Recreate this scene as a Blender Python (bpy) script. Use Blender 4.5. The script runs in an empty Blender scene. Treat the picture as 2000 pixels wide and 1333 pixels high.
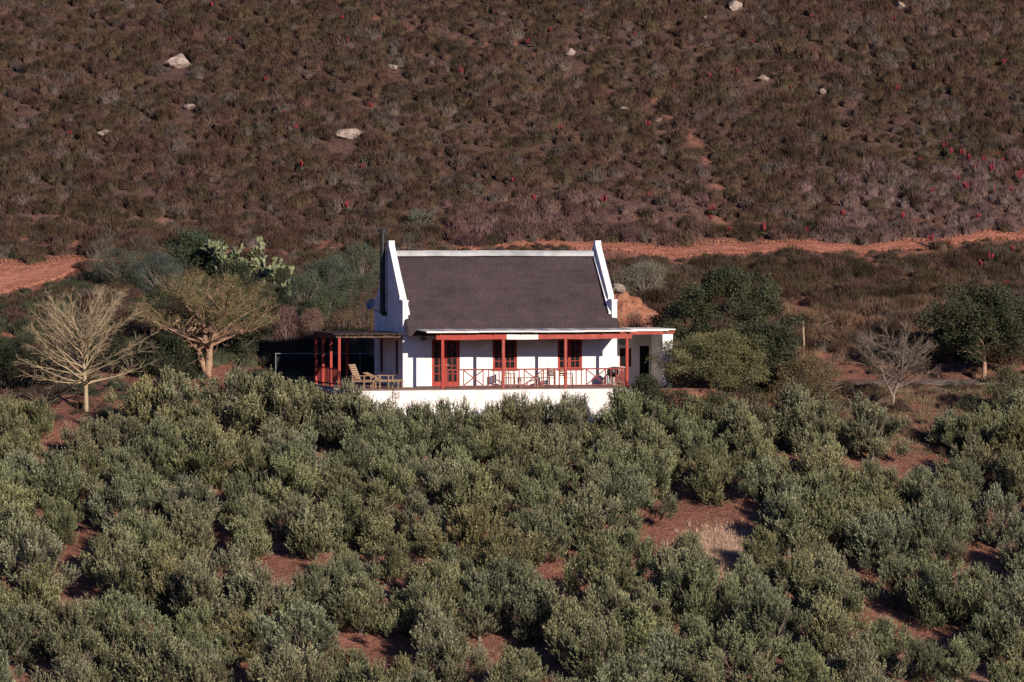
import bpy, math, random
import numpy as np
from mathutils import Vector, Matrix

random.seed(7)
R = np.random.default_rng(11)
C = bpy.context.scene.collection
S = bpy.context.scene
PI = math.pi

# ------------------------------------------------------------------ camera, world, sun, exposure
CAM = (0.0, -200.0, 7.0)
PITCH = math.radians(-1.4)
F = 8400.0                       # focal length in photo pixels (2000 wide)
cd = bpy.data.cameras.new('camera'); cam = bpy.data.objects.new('camera', cd); C.objects.link(cam)
cam.location = CAM; cam.rotation_euler = (PI / 2 + PITCH, 0, 0)
cd.sensor_width = 36.0; cd.lens = 36.0 * F / 2000.0
cd.clip_start = 1.0; cd.clip_end = 3000.0
S.camera = cam

SUN_AZ = math.radians(33.0)      # to the right of the viewing direction, behind the camera
SUN_EL = math.radians(19.5)
sdir = Vector((math.sin(SUN_AZ) * math.cos(SUN_EL), -math.cos(SUN_AZ) * math.cos(SUN_EL), math.sin(SUN_EL)))
w = bpy.data.worlds.new('World'); S.world = w; w.use_nodes = True
nt = w.node_tree; nt.nodes.clear()
sky = nt.nodes.new('ShaderNodeTexSky'); sky.sky_type = 'NISHITA'; sky.sun_disc = False
sky.sun_elevation = SUN_EL; sky.sun_rotation = math.atan2(sdir.x, sdir.y)
sky.air_density = 1.0; sky.dust_density = 0.2; sky.ozone_density = 5.0
bg = nt.nodes.new('ShaderNodeBackground'); bg.inputs[1].default_value = 0.058
wo = nt.nodes.new('ShaderNodeOutputWorld')
tint = nt.nodes.new('ShaderNodeMix'); tint.data_type = 'RGBA'; tint.blend_type = 'MULTIPLY'; tint.inputs['Factor'].default_value = 1
tint.inputs[7].default_value = (.90, .90, 1.30, 1)      # deep clear late-afternoon blue
nt.links.new(sky.outputs[0], tint.inputs[6]); nt.links.new(tint.outputs[2], bg.inputs[0]); nt.links.new(bg.outputs[0], wo.inputs[0])
sl = bpy.data.lights.new('sun', 'SUN'); sl.energy = 5.0; sl.angle = math.radians(0.5); sl.color = (1.0, 0.87, 0.76)
so = bpy.data.objects.new('sun', sl); C.objects.link(so)
so.rotation_euler = sdir.to_track_quat('Z', 'Y').to_euler(); so.location = (60, -60, 60)
S.view_settings.view_transform = 'Standard'; S.view_settings.look = 'None'
S.view_settings.exposure = 0.3; S.view_settings.gamma = 1.0; S.view_settings.use_curve_mapping = False
S.cycles.max_bounces = 4; S.cycles.diffuse_bounces = 2; S.cycles.glossy_bounces = 2
S.cycles.transmission_bounces = 2; S.cycles.transparent_max_bounces = 4
S.cycles.caustics_reflective = False; S.cycles.caustics_refractive = False

# ------------------------------------------------------------------ noise and terrain
_perm = np.random.default_rng(3).random((256, 256))
def vnoise(x, y, s=0):
    x = np.asarray(x, float) + s * 17.3; y = np.asarray(y, float) + s * 9.1
    xi = np.floor(x).astype(int); yi = np.floor(y).astype(int)
    fx = x - xi; fy = y - yi
    fx = fx * fx * (3 - 2 * fx); fy = fy * fy * (3 - 2 * fy)
    a = _perm[xi % 256, yi % 256]; b = _perm[(xi + 1) % 256, yi % 256]
    c = _perm[xi % 256, (yi + 1) % 256]; d = _perm[(xi + 1) % 256, (yi + 1) % 256]
    return (a * (1 - fx) + b * fx) * (1 - fy) + (c * (1 - fx) + d * fx) * fy
def fbm(x, y, o=3, s=0):
    t = 0; a = 0.5; n = 0
    for i in range(o):
        t = t + a * vnoise(np.asarray(x) * 2 ** i, np.asarray(y) * 2 ** i, s + i); n += a; a *= 0.5
    return t / n

HA = math.radians(14.5)                      # yaw of the cottage
HO = (-5.05, -1.1)                           # its front left corner
def loc2w(u, v): return (HO[0] + u * math.cos(HA) - v * math.sin(HA), HO[1] + u * math.sin(HA) + v * math.cos(HA))
def w2loc(x, y):
    dx = np.asarray(x) - HO[0]; dy = np.asarray(y) - HO[1]
    return dx * math.cos(HA) + dy * math.sin(HA), -dx * math.sin(HA) + dy * math.cos(HA)
PROF = np.array([(-900, 60), (-420, 30), (-215, 5.6), (-200, 5.2), (-192, 2.0), (-165, -13), (-120, -24), (-85, -24.5), (-60, -19.9),
                 (-45, -15.4), (-30, -10.7), (-5, -2.9), (0, -1.3), (4, -.45), (9, .1), (12, 1.2), (16, 2.8), (22, 4.15),
                 (30, 6.15), (34, 7.15), (45, 11.8), (68, 21.9), (100, 36), (160, 58), (260, 78), (500, 110), (1500, 160)], float)
def smooth(e0, e1, x):
    t = np.clip((x - e0) / (e1 - e0), 0, 1); return t * t * (3 - 2 * t)
def H(x, y):
    x = np.asarray(x, float); y = np.asarray(y, float)
    yy = y + 1.4 * (fbm(x / 26, y / 60, 2, 5) - .5) * smooth(-30, 0, y)
    z = (np.interp(yy - .8, PROF[:, 0], PROF[:, 1]) + np.interp(yy + .8, PROF[:, 0], PROF[:, 1]) + np.interp(yy, PROF[:, 0], PROF[:, 1])) / 3
    z = z + (fbm(x / 7, y / 7, 3, 1) - .5) * (.45 + .35 * smooth(36, 60, y)) + (fbm(x / 1.3, y / 1.3, 2, 9) - .5) * .14
    u, v = w2loc(x, y)
    du = np.maximum(np.maximum(-3.1 - u, u - 14.5), 0); dv = np.maximum(np.maximum((-2.1 - v) * 3.2, v - 7.2), 0)
    du = np.where((v < -1) & (u < 0), du * 2.5, du)
    d = np.sqrt(du ** 2 + dv ** 2)
    k = 1 - smooth(0, 1.6, d)
    return z * (1 - k) + (-.12) * k
def ray(px, py):
    dx = (px - 1000) / F; dy = (666.5 - py) / F
    return Vector((dx, math.cos(PITCH) - dy * math.sin(PITCH), math.sin(PITCH) + dy * math.cos(PITCH)))
def hit(px, py, y0=-60):
    """ground point that the direction (px, py) of the photograph meets"""
    r = ray(px, py); t = (np.arange(y0, 140, .15) + 200) / r.y
    X = CAM[0] + r.x * t; Y = CAM[1] + r.y * t; Z = CAM[2] + r.z * t
    k = int(np.argmax(H(X, Y) > Z))
    return float(X[k]), float(Y[k])
def at(px, Y):
    r = (px - 1000) / F; x = r * (Y + 200) ; return x, Y, float(H(x, Y))
def zof(py, Y):
    r = ray(1000, py); return CAM[2] + r.z / r.y * (Y + 200)
def proj(x, y, z):
    dx = x - CAM[0]; dy = y - CAM[1]; dz = z - CAM[2]
    f = dy * math.cos(PITCH) + dz * math.sin(PITCH); u = -dy * math.sin(PITCH) + dz * math.cos(PITCH)
    return 1000 + F * dx / f, 666.5 - F * u / f

# ------------------------------------------------------------------ materials
def nodemat(name, rough=.7, spec=.3):
    m = bpy.data.materials.new(name); m.use_nodes = True
    b = m.node_tree.nodes['Principled BSDF']; b.inputs['Roughness'].default_value = rough
    b.inputs['Specular IOR Level'].default_value = spec
    return m, m.node_tree, b
def noise_mat(name, c1, c2, scale=4, rough=.8, spec=.2, bump=0, bscale=None, detail=4, stretch=(1, 1, 1), metallic=0):
    m, t, b = nodemat(name, rough, spec); L = t.links.new
    tc = t.nodes.new('ShaderNodeTexCoord'); mp = t.nodes.new('ShaderNodeMapping'); mp.inputs['Scale'].default_value = stretch
    L(tc.outputs['Object'], mp.inputs[0])
    n = t.nodes.new('ShaderNodeTexNoise'); n.inputs['Scale'].default_value = scale; n.inputs['Detail'].default_value = detail
    L(mp.outputs[0], n.inputs['Vector'])
    r = t.nodes.new('ShaderNodeValToRGB'); r.color_ramp.elements[0].position = .3; r.color_ramp.elements[1].position = .7
    r.color_ramp.elements[0].color = (*c1, 1); r.color_ramp.elements[1].color = (*c2, 1)
    L(n.outputs[0], r.inputs[0]); L(r.outputs[0], b.inputs['Base Color'])
    b.inputs['Metallic'].default_value = metallic
    if bump:
        n2 = t.nodes.new('ShaderNodeTexNoise'); n2.inputs['Scale'].default_value = bscale or scale * 4; n2.inputs['Detail'].default_value = 3
        L(mp.outputs[0], n2.inputs['Vector'])
        bp = t.nodes.new('ShaderNodeBump'); bp.inputs['Strength'].default_value = 1; bp.inputs['Distance'].default_value = bump
        L(n2.outputs[0], bp.inputs['Height']); L(bp.outputs[0], b.inputs['Normal'])
    return m
def leaf_mat(name, rough=.6, spec=.15, trans=.07):
    """colour = per-leaf attribute x colour of the individual plant"""
    m, t, b = nodemat(name, rough, spec); L = t.links.new
    at_ = t.nodes.new('ShaderNodeAttribute'); at_.attribute_name = 'Col'
    oi = t.nodes.new('ShaderNodeObjectInfo')
    mx = t.nodes.new('ShaderNodeMix'); mx.data_type = 'RGBA'; mx.blend_type = 'MULTIPLY'; mx.inputs['Factor'].default_value = 1
    L(at_.outputs['Color'], mx.inputs[6]); L(oi.outputs['Color'], mx.inputs[7]); L(mx.outputs[2], b.inputs['Base Color'])
    if trans:
        tr = t.nodes.new('ShaderNodeBsdfTranslucent'); L(mx.outputs[2], tr.inputs[0])
        ms = t.nodes.new('ShaderNodeMixShader'); ms.inputs[0].default_value = trans
        L(b.outputs[0], ms.inputs[1]); L(tr.outputs[0], ms.inputs[2]); L(ms.outputs[0], t.nodes['Material Output'].inputs[0])
    return m
M = {}
M['wall'] = noise_mat('whitewash', (.66, .63, .60), (.82, .80, .79), 1.1, .85, .2, .012, 9)
M['wall2'] = noise_mat('weathered_whitewash', (.66, .63, .60), (.82, .80, .78), 1.6, .85, .2, .006, 14)
M['terrwall'] = noise_mat('terrace_whitewash', (.60, .54, .49), (.80, .77, .74), 1.5, .85, .2, .014, 7, stretch=(1, 1, .45))
M['red'] = noise_mat('red_paint', (.30, .038, .024), (.37, .056, .036), 5, .6, .2, .002, 30)
M['redold'] = noise_mat('faded_red_paint', (.27, .045, .034), (.37, .09, .066), 3, .7, .2, .002, 30)
M['tin'] = noise_mat('painted_sheet_iron', (.62, .58, .52), (.76, .73, .68), 1.2, .5, .3)
M['ridge'] = noise_mat('weathered_ridge_plaster', (.24, .25, .25), (.46, .46, .45), 1.4, .85, .2, .01, 10)
M['glass'] = noise_mat('dark_window_glass', (.010, .011, .013), (.016, .018, .02), 2, .12, .5)
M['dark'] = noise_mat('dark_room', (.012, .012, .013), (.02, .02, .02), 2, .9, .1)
M['pipe'] = noise_mat('black_steel_pipe', (.012, .016, .015), (.022, .026, .025), 6, .45, .4)
M['teak'] = noise_mat('weathered_teak', (.30, .19, .12), (.42, .28, .18), 8, .65, .25, .002, 60, stretch=(1, 8, 8))
M['stick'] = noise_mat('weathered_poles', (.07, .048, .036), (.17, .115, .082), 9, .85, .15, .004, 50)
M['deck'] = noise_mat('stoep_floor', (.16, .10, .085), (.24, .15, .12), 2, .8, .2)
M['railred'] = noise_mat('weathered_rail_paint', (.17, .028, .022), (.26, .06, .046), 4, .7, .2)
M['deepred'] = noise_mat('deep_red_paint', (.12, .016, .014), (.19, .03, .024), 5, .7, .2)
M['shadestone'] = noise_mat('shade_painted_stone', (.012, .012, .012), (.03, .026, .025), 3, .9, .1, .02, 12)  # near-black base carries the house shadow in its colour
M['grey'] = noise_mat('grey_plastic', (.22, .22, .23), (.30, .30, .31), 5, .5, .4)
M['bark_pale'] = noise_mat('pale_yellow_bark', (.30, .225, .135), (.42, .335, .21), 6, .8, .15, .004, 40)
M['bark_tan'] = noise_mat('tan_bark', (.25, .155, .10), (.38, .25, .165), 5, .8, .15, .006, 30)
M['bark_grey'] = noise_mat('grey_bark', (.15, .115, .088), (.26, .205, .16), 5, .85, .15, .008, 30)
M['bark_dark'] = noise_mat('olive_bark', (.12, .095, .075), (.22, .18, .14), 5, .85, .15, .01, 30)
M['rock'] = noise_mat('pale_sandstone', (.19, .145, .12), (.42, .33, .27), 3.5, .9, .15, .10, 7)
M['redrock'] = noise_mat('red_earth_rock', (.20, .075, .045), (.36, .165, .10), 2.4, .9, .15, .12, 5)
M['leaf'] = leaf_mat('foliage')
M['scrub'] = leaf_mat('scrub_twigs', .8, .1, .1)
M['pad'] = noise_mat('cactus_skin', (.17, .195, .10), (.25, .265, .145), 5, .5, .3, .004, 30)
M['rosette'] = noise_mat('aloe_leaves', (.07, .08, .05), (.11, .11, .07), 5, .7, .2)
M['flower'] = noise_mat('red_aloe_flowers', (.15, .016, .020), (.21, .026, .03), 5, .7, .2)

# thatch: fine vertical reed streaks, horizontal courses, weathered patches
def thatch_mat():
    m, t, b = nodemat('dark_thatch', .92, .08); L = t.links.new
    tc = t.nodes.new('ShaderNodeTexCoord')
    def nz(sc, st, d=3):
        mp = t.nodes.new('ShaderNodeMapping'); mp.inputs['Scale'].default_value = st; L(tc.outputs['Object'], mp.inputs[0])
        n = t.nodes.new('ShaderNodeTexNoise'); n.inputs['Scale'].default_value = sc; n.inputs['Detail'].default_value = d
        L(mp.outputs[0], n.inputs['Vector']); return n.outputs[0]
    a = nz(1, (26, 3, 3)); c = nz(1, (.8, 1.0, 1.0), 5); e = nz(1, (.6, 7, 7)); g = nz(9, (1, 1, 1), 4)
    def mth(op, x, y):
        n = t.nodes.new('ShaderNodeMath'); n.operation = op
        for i, q in enumerate((x, y)):
            if isinstance(q, (int, float)): n.inputs[i].default_value = q
            else: L(q, n.inputs[i])
        return n.outputs[0]
    s = mth('ADD', mth('ADD', mth('MULTIPLY', a, .25), mth('MULTIPLY', c, .35)), mth('ADD', mth('MULTIPLY', e, .15), mth('MULTIPLY', g, .25)))
    r = t.nodes.new('ShaderNodeValToRGB'); r.color_ramp.elements[0].position = .36; r.color_ramp.elements[1].position = .64
    r.color_ramp.elements[0].color = (.044, .031, .033, 1); r.color_ramp.elements[1].color = (.082, .060, .061, 1)
    n5 = nz(.55, (.35, 1.5, 1.5), 2); n6 = nz(2.2, (1, 1, 1), 6)
    s = mth('ADD', s, mth('MULTIPLY', mth('SUBTRACT', mth('ADD', mth('MULTIPLY', n5, .6), mth('MULTIPLY', n6, .4)), .5), .45))
    L(s, r.inputs[0]); L(r.outputs[0], b.inputs['Base Color'])
    bp = t.nodes.new('ShaderNodeBump'); bp.inputs['Distance'].default_value = .04; L(mth('ADD', a, g), bp.inputs['Height']); L(bp.outputs[0], b.inputs['Normal'])
    return m
M['thatch'] = thatch_mat()

def soil_mat(name, rough=.95):
    m, t, b = nodemat(name, rough, .1); L = t.links.new
    a = t.nodes.new('ShaderNodeAttribute'); a.attribute_name = 'Col'
    tc = t.nodes.new('ShaderNodeTexCoord')
    n1 = t.nodes.new('ShaderNodeTexNoise'); n1.inputs['Scale'].default_value = 1.7; n1.inputs['Detail'].default_value = 8; n1.inputs['Roughness'].default_value = .7
    L(tc.outputs['Object'], n1.inputs['Vector'])
    r = t.nodes.new('ShaderNodeValToRGB'); r.color_ramp.elements[0].position = .3; r.color_ramp.elements[1].position = .72
    r.color_ramp.elements[0].color = (.62, .58, .58, 1); r.color_ramp.elements[1].color = (1.25, 1.3, 1.32, 1)
    L(n1.outputs[0], r.inputs[0])
    mx = t.nodes.new('ShaderNodeMix'); mx.data_type = 'RGBA'; mx.blend_type = 'MULTIPLY'; mx.inputs['Factor'].default_value = 1
    L(a.outputs['Color'], mx.inputs[6]); L(r.outputs[0], mx.inputs[7]); L(mx.outputs[2], b.inputs['Base Color'])
    n2 = t.nodes.new('ShaderNodeTexNoise'); n2.inputs['Scale'].default_value = 5; n2.inputs['Detail'].default_value = 6
    L(tc.outputs['Object'], n2.inputs['Vector'])
    bp = t.nodes.new('ShaderNodeBump'); bp.inputs['Strength'].default_value = 1; bp.inputs['Distance'].default_value = .12
    L(n2.outputs[0], bp.inputs['Height']); L(bp.outputs[0], b.inputs['Normal'])
    return m
M['soil'] = soil_mat('red_soil')

# ------------------------------------------------------------------ object helpers
def tag(o, label=None, cat=None, group=None, kind=None):
    if label: o['label'] = label
    if cat: o['category'] = cat
    if group: o['group'] = group
    if kind: o['kind'] = kind
    return o
def link(name, me, parent=None, loc=None):
    o = bpy.data.objects.new(name, me); C.objects.link(o)
    if parent: o.parent = parent
    if loc is not None: o.location = loc
    return o
def empty(name, loc, rz=0):
    o = bpy.data.objects.new(name, None); C.objects.link(o); o.location = loc; o.rotation_euler = (0, 0, rz)
    o.empty_display_size = .3; return o
def npmesh(name, V, Fc, mat, col=None, k=None, smoothf=False):
    """V (n,3), Fc (m,k) numpy arrays"""
    me = bpy.data.meshes.new(name); V = np.ascontiguousarray(V, np.float32); Fc = np.ascontiguousarray(Fc, np.int32)
    m, k = Fc.shape
    me.vertices.add(len(V)); me.vertices.foreach_set('co', V.ravel())
    me.loops.add(m * k); me.loops.foreach_set('vertex_index', Fc.ravel())
    me.polygons.add(m); me.polygons.foreach_set('loop_start', np.arange(0, m * k, k, dtype=np.int32))
    me.polygons.foreach_set('loop_total', np.full(m, k, np.int32))
    if smoothf: me.polygons.foreach_set('use_smooth', np.ones(m, bool))
    if col is not None:
        a = me.color_attributes.new('Col', 'FLOAT_COLOR', 'POINT')
        c4 = np.ones((len(V), 4), np.float32); c4[:, :3] = col; a.data.foreach_set('color', c4.ravel())
    me.update(calc_edges=True); me.materials.append(mat)
    return me
class MB:
    def __init__(s): s.v = []; s.f = []
    def add(s, vs, fs):
        o = len(s.v); s.v += [tuple(p) for p in vs]; s.f += [tuple(i + o for i in f) for f in fs]; return s
    def box(s, x0, x1, y0, y1, z0, z1):
        return s.add([(x0, y0, z0), (x1, y0, z0), (x1, y1, z0), (x0, y1, z0), (x0, y0, z1), (x1, y0, z1), (x1, y1, z1), (x0, y1, z1)],
                     [(0, 3, 2, 1), (4, 5, 6, 7), (0, 1, 5, 4), (1, 2, 6, 5), (2, 3, 7, 6), (3, 0, 4, 7)])
    def bar(s, p, q, w, h, up=(0, 0, 1)):
        p = Vector(p); q = Vector(q); d = (q - p).normalized(); u = Vector(up)
        if abs(d.dot(u)) > .95: u = Vector((0, 1, 0))
        sx = d.cross(u).normalized() * w / 2; uz = sx.cross(d).normalized() * h / 2
        vs = [a + b for a in (p, q) for b in (-sx - uz, sx - uz, sx + uz, -sx + uz)]
        return s.add(vs, [(0, 1, 2, 3)[::-1], (4, 5, 6, 7), (0, 1, 5, 4), (1, 2, 6, 5), (2, 3, 7, 6), (3, 0, 4, 7)])
    def tube(s, pts, rs, n=8):
        rings = []; pts = [Vector(p) for p in pts]
        for i, p in enumerate(pts):
            d = (pts[min(i + 1, len(pts) - 1)] - pts[max(i - 1, 0)]).normalized()
            a = d.cross(Vector((.3, 1, .2))).normalized(); b = d.cross(a)
            rings += [p + (a * math.cos(2 * PI * k / n) + b * math.sin(2 * PI * k / n)) * rs[i] for k in range(n)]
        fs = [(i * n + k, i * n + (k + 1) % n, (i + 1) * n + (k + 1) % n, (i + 1) * n + k) for i in range(len(pts) - 1) for k in range(n)]
        fs += [tuple(range(n))[::-1], tuple((len(pts) - 1) * n + k for k in range(n))]
        return s.add(rings, fs)
    def prism(s, prof, u0, u1):
        """profile of (v,z) points extruded along u"""
        n = len(prof); vs = [(u0, a, b) for a, b in prof] + [(u1, a, b) for a, b in prof]
        return s.add(vs, [tuple(range(n))[::-1], tuple(range(n, 2 * n))] + [(i, (i + 1) % n, n + (i + 1) % n, n + i) for i in range(n)])
    def mesh(s, name, mat, bevel=0):
        me = bpy.data.meshes.new(name); me.from_pydata(s.v, [], s.f); me.materials.append(mat)
        import bmesh
        bm = bmesh.new(); bm.from_mesh(me); bmesh.ops.recalc_face_normals(bm, faces=bm.faces)
        if bevel: bmesh.ops.bevel(bm, geom=list(bm.edges), offset=bevel, segments=1, affect='EDGES')
        bm.to_mesh(me); bm.free()
        return me
    def build(s, name, mat, parent=None, loc=None, bevel=0): return link(name, s.mesh(name, mat, bevel), parent, loc)

# ------------------------------------------------------------------ where the ground is bare
def road_c(x):      # centre line of the track along the foot of the hill
    return np.interp(x, [-60, -36, -28, -24, -20, -16, -8, 0, 8, 14, 19, 24, 29, 34, 60], [14.8, 20, 23.6, 26.3, 28.6, 30.2, 30.8, 30.9, 30.6, 30.4, 31.0, 32.0, 33.3, 34.0, 37]) + .45 * np.sin(np.asarray(x) * .55) + .25 * np.sin(np.asarray(x) * 1.3)
def road_w(x):
    return np.interp(x, [-60, -30, -26, -23.5, -21.6, -19.2, -4.4, -3.2, 4, 10, 16, 20, 24, 30, 60], [2.8, 3.3, 3.2, 1.9, .05, .05, .05, .35, .6, 1.15, 1.05, .8, .8, .6, .9])
def seg_d(px, py, P):
    """distance in photo px from points to the polyline P (used once, to lay out the bare patches)"""
    d = np.full(np.shape(px), 1e9)
    for (ax, ay), (bx, by) in zip(P[:-1], P[1:]):
        vx, vy = bx - ax, by - ay; t = np.clip(((px - ax) * vx + (py - ay) * vy) / (vx * vx + vy * vy), 0, 1)
        d = np.minimum(d, np.hypot(px - ax - t * vx, py - ay - t * vy))
    return d
GULLY = [(1270, 190), (1330, 250), (1375, 300), (1400, 350), (1408, 410), (1395, 450)]
SCAR = [(700, 15), (760, 50), (850, 75), (930, 90), (1010, 85)]
SCAR2 = [(1040, 110), (1120, 170), (1230, 190), (1300, 250)]
def bare(x, y):
    z = H(x, y); px, py = proj(x, y, z)
    b = np.zeros(np.shape(x))
    rd = np.abs(y - road_c(x)) / road_w(x)
    b = np.maximum(b, 1 - smooth(1.0, 1.5, rd))
    for P, wd, st in ((GULLY, 10, .62), (SCAR, 8, .5), (SCAR2, 7, .38)):
        b = np.maximum(b, st * (1 - smooth(wd * .5, wd * 1.6, seg_d(px, py, P))))
    return b

# ------------------------------------------------------------------ terrain
def soil_color(x, y):
    n = fbm(x / 3.1, y / 3.1, 3, 21)[..., None]; n2 = fbm(x / .9, y / .9, 3, 31)[..., None]; n3 = fbm(x / 6, y / 6, 3, 41)[..., None]
    red = np.array([.27, .122, .082]); redd = np.array([.19, .085, .060]); hill = np.array([.105, .062, .047]); dry = np.array([.32, .22, .15]); org = np.array([.34, .15, .095])
    c = red * n + redd * (1 - n)
    hm = smooth(33, 38, y)[..., None]; c = c * (1 - hm) + hill * (.8 + .4 * n) * hm
    gm = smooth(.56, .72, n3) * smooth(.42, .6, n2) * (1 - hm) * .45; c = c * (1 - gm) + dry * gm
    b = bare(x, y)[..., None]; om = np.where(b > .3, np.clip(b * 1.3, 0, 1), 0) * .75
    c = c * (1 - om) + org * om
    # pale dry grass in the open patch of the orchard
    gx, gy = hit(1400, 1085); d = np.hypot((x - gx) / 1.9, (y - gy) / 2.6)
    g2 = ((1 - smooth(.5, 1.1, d))[..., None]) * smooth(.35, .6, n2) * .8
    c = c * (1 - g2) + np.array([.44, .27, .20]) * g2
    return c * (.8 + .4 * n2)
def axis(parts):
    out = []
    for a, b, s in parts: out += list(np.arange(a, b, s))
    return np.array(out + [parts[-1][1]])
gx = axis([(-900, -200, 50), (-200, -70, 10), (-70, -38, 1.6), (-38, 38, .36), (38, 70, 1.6), (70, 200, 10), (200, 900, 50)])
gy = axis([(-900, -240, 60), (-240, -60, 5), (-60, -42, 1.2), (-42, 74, .4), (74, 120, 2), (120, 300, 12), (300, 1500, 80)])
GX, GY = np.meshgrid(gx, gy); GZ = H(GX, GY)
nx, ny = len(gx), len(gy)
idx = np.arange(nx * ny).reshape(ny, nx)
FQ = np.stack([idx[:-1, :-1], idx[:-1, 1:], idx[1:, 1:], idx[1:, :-1]], -1).reshape(-1, 4)
me = npmesh('ground', np.stack([GX, GY, GZ], -1).reshape(-1, 3), FQ, M['soil'], soil_color(GX, GY).reshape(-1, 3), smoothf=True)
tag(link('ground', me), 'red earth slope rising from the olive orchard to the scrubby hillside', kind='structure')

# dirt track and gravel drive: sheets laid over the slope
def strip(name, xs, yc, hw, col, jit, label, lift=.05):
    n = 15; V = []; cc = []
    for i, x in enumerate(xs):
        for k in range(n):
            t = k / (n - 1) * 2 - 1
            e = 1 + jit * (float(vnoise(x * 1.1, 3 + (t > 0) * 9, 4)) - .5)
            y = float(yc(x)) + t * float(hw(x)) * e
            z = float(H(x, y)) + (lift if 0 < k < n - 1 else -.05)
            V.append((x, y, z))
            rut = .82 if .3 < abs(t) < .6 else 1.0
            cc.append([q * (rut * (.85 + .3 * float(vnoise(x * 3, y * 4, 2)))) for q in col])
    V = np.array(V); m = len(xs); I = np.arange(m * n).reshape(m, n)
    Q = np.stack([I[:-1, :-1], I[1:, :-1], I[1:, 1:], I[:-1, 1:]], -1).reshape(-1, 4)
    return tag(link(name, npmesh(name, V, Q, M['soil'], np.array(cc), smoothf=True)), label, kind='structure')
strip('dirt_clearing', np.arange(-60, -21.5, .3), road_c, road_w, (.46, .19, .12), .55, 'bare orange dirt clearing at the left above the pale tree')
strip('dirt_road', np.arange(-4.2, 60, .3), road_c, road_w, (.40, .16, .10), .55, 'orange dirt track crossing along the foot of the hillside')
dxs = np.arange(at(1600, 8)[0], 34, .3)
strip('gravel_drive', dxs, lambda x: 7.6 + .5 * math.sin(x * .3), lambda x: .75, (.19, .145, .125), .7, 'greyish gravel drive on the level ground right of the cottage')

# ------------------------------------------------------------------ the cottage
cot = empty('cottage', (HO[0], HO[1], 0), HA)
tag(cot, 'whitewashed gabled cottage with dark thatched roof and red front verandah', 'house')
L_, D_, WT = 10.3, 6.0, .25
def wall_with_holes(mb, a0, a1, z0, z1, holes, mk):
    """rectangular wall a0..a1 x z0..z1 with (a,b,zlo,zhi) openings; mk(mb,a,b,zl,zh) adds a box"""
    cur = a0
    for (p, q, zl, zh) in sorted(holes):
        mk(mb, cur, p, z0, z1)
        if zl > z0: mk(mb, p, q, z0, zl)
        if zh < z1: mk(mb, p, q, zh, z1)
        cur = q
    mk(mb, cur, a1, z0, z1)
DOOR = (1.38, 2.71, 0.02, 2.2); WIN = [(4.29, 5.46, .80, 2.2), (7.42, 8.60, .80, 2.2)]
SLOT = [(.95, 1.65, .55, 2.15), (4.15, 4.85, .55, 2.15)]
mb = MB(); wall_with_holes(mb, WT, L_ - WT, -.3, 2.75, [DOOR] + WIN, lambda m, a, b, zl, zh: m.box(a, b, 0, WT, zl, zh))
mb.build('wall', M['wall'], cot)
mb = MB().box(WT, L_ - WT, D_ - WT, D_, -.3, 2.75); mb.build('wall', M['wall'], cot)
GP = [(0, 2.4), (0, 3.98), (.62, 3.98), (.62, 4.13), (2.84, 6.50), (2.84, 6.68), (3.16, 6.68), (3.16, 6.50), (5.38, 4.13), (5.38, 3.98), (6, 3.98), (6, 2.4)]
def gable(u0, u1, holes):
    m = MB(); wall_with_holes(m, 0, D_, -.3, 2.4, holes, lambda q, a, b, zl, zh: q.box(u0, u1, a, b, zl, zh))
    m.prism(GP, u0, u1); return m
gable(0, WT, SLOT).build('wall', M['wall'], cot)
gable(L_ - WT, L_, []).build('wall', M['wall'], cot)
# coping on both gables, a hand's width proud of the wall
def coping(u0, u1):
    m = MB()
    for s in (1, -1):
        f = lambda v: v if s > 0 else D_ - v
        p = [(f(.58), 4.05), (f(.58), 4.20), (f(2.84), 6.60), (f(2.84), 6.44)]
        m.prism(p, u0 - .015, u1 + .015)
        m.box(u0 - .02, u1 + .02, min(f(-.025), f(.56)), max(f(-.025), f(.56)), 3.94, 4.03)
    m.box(u0 - .015, u1 + .015, 2.82, 3.18, 6.62, 6.78)
    return m.build('gable_coping', M['wall'], cot)
coping(0, WT); coping(L_ - WT, L_)
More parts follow.
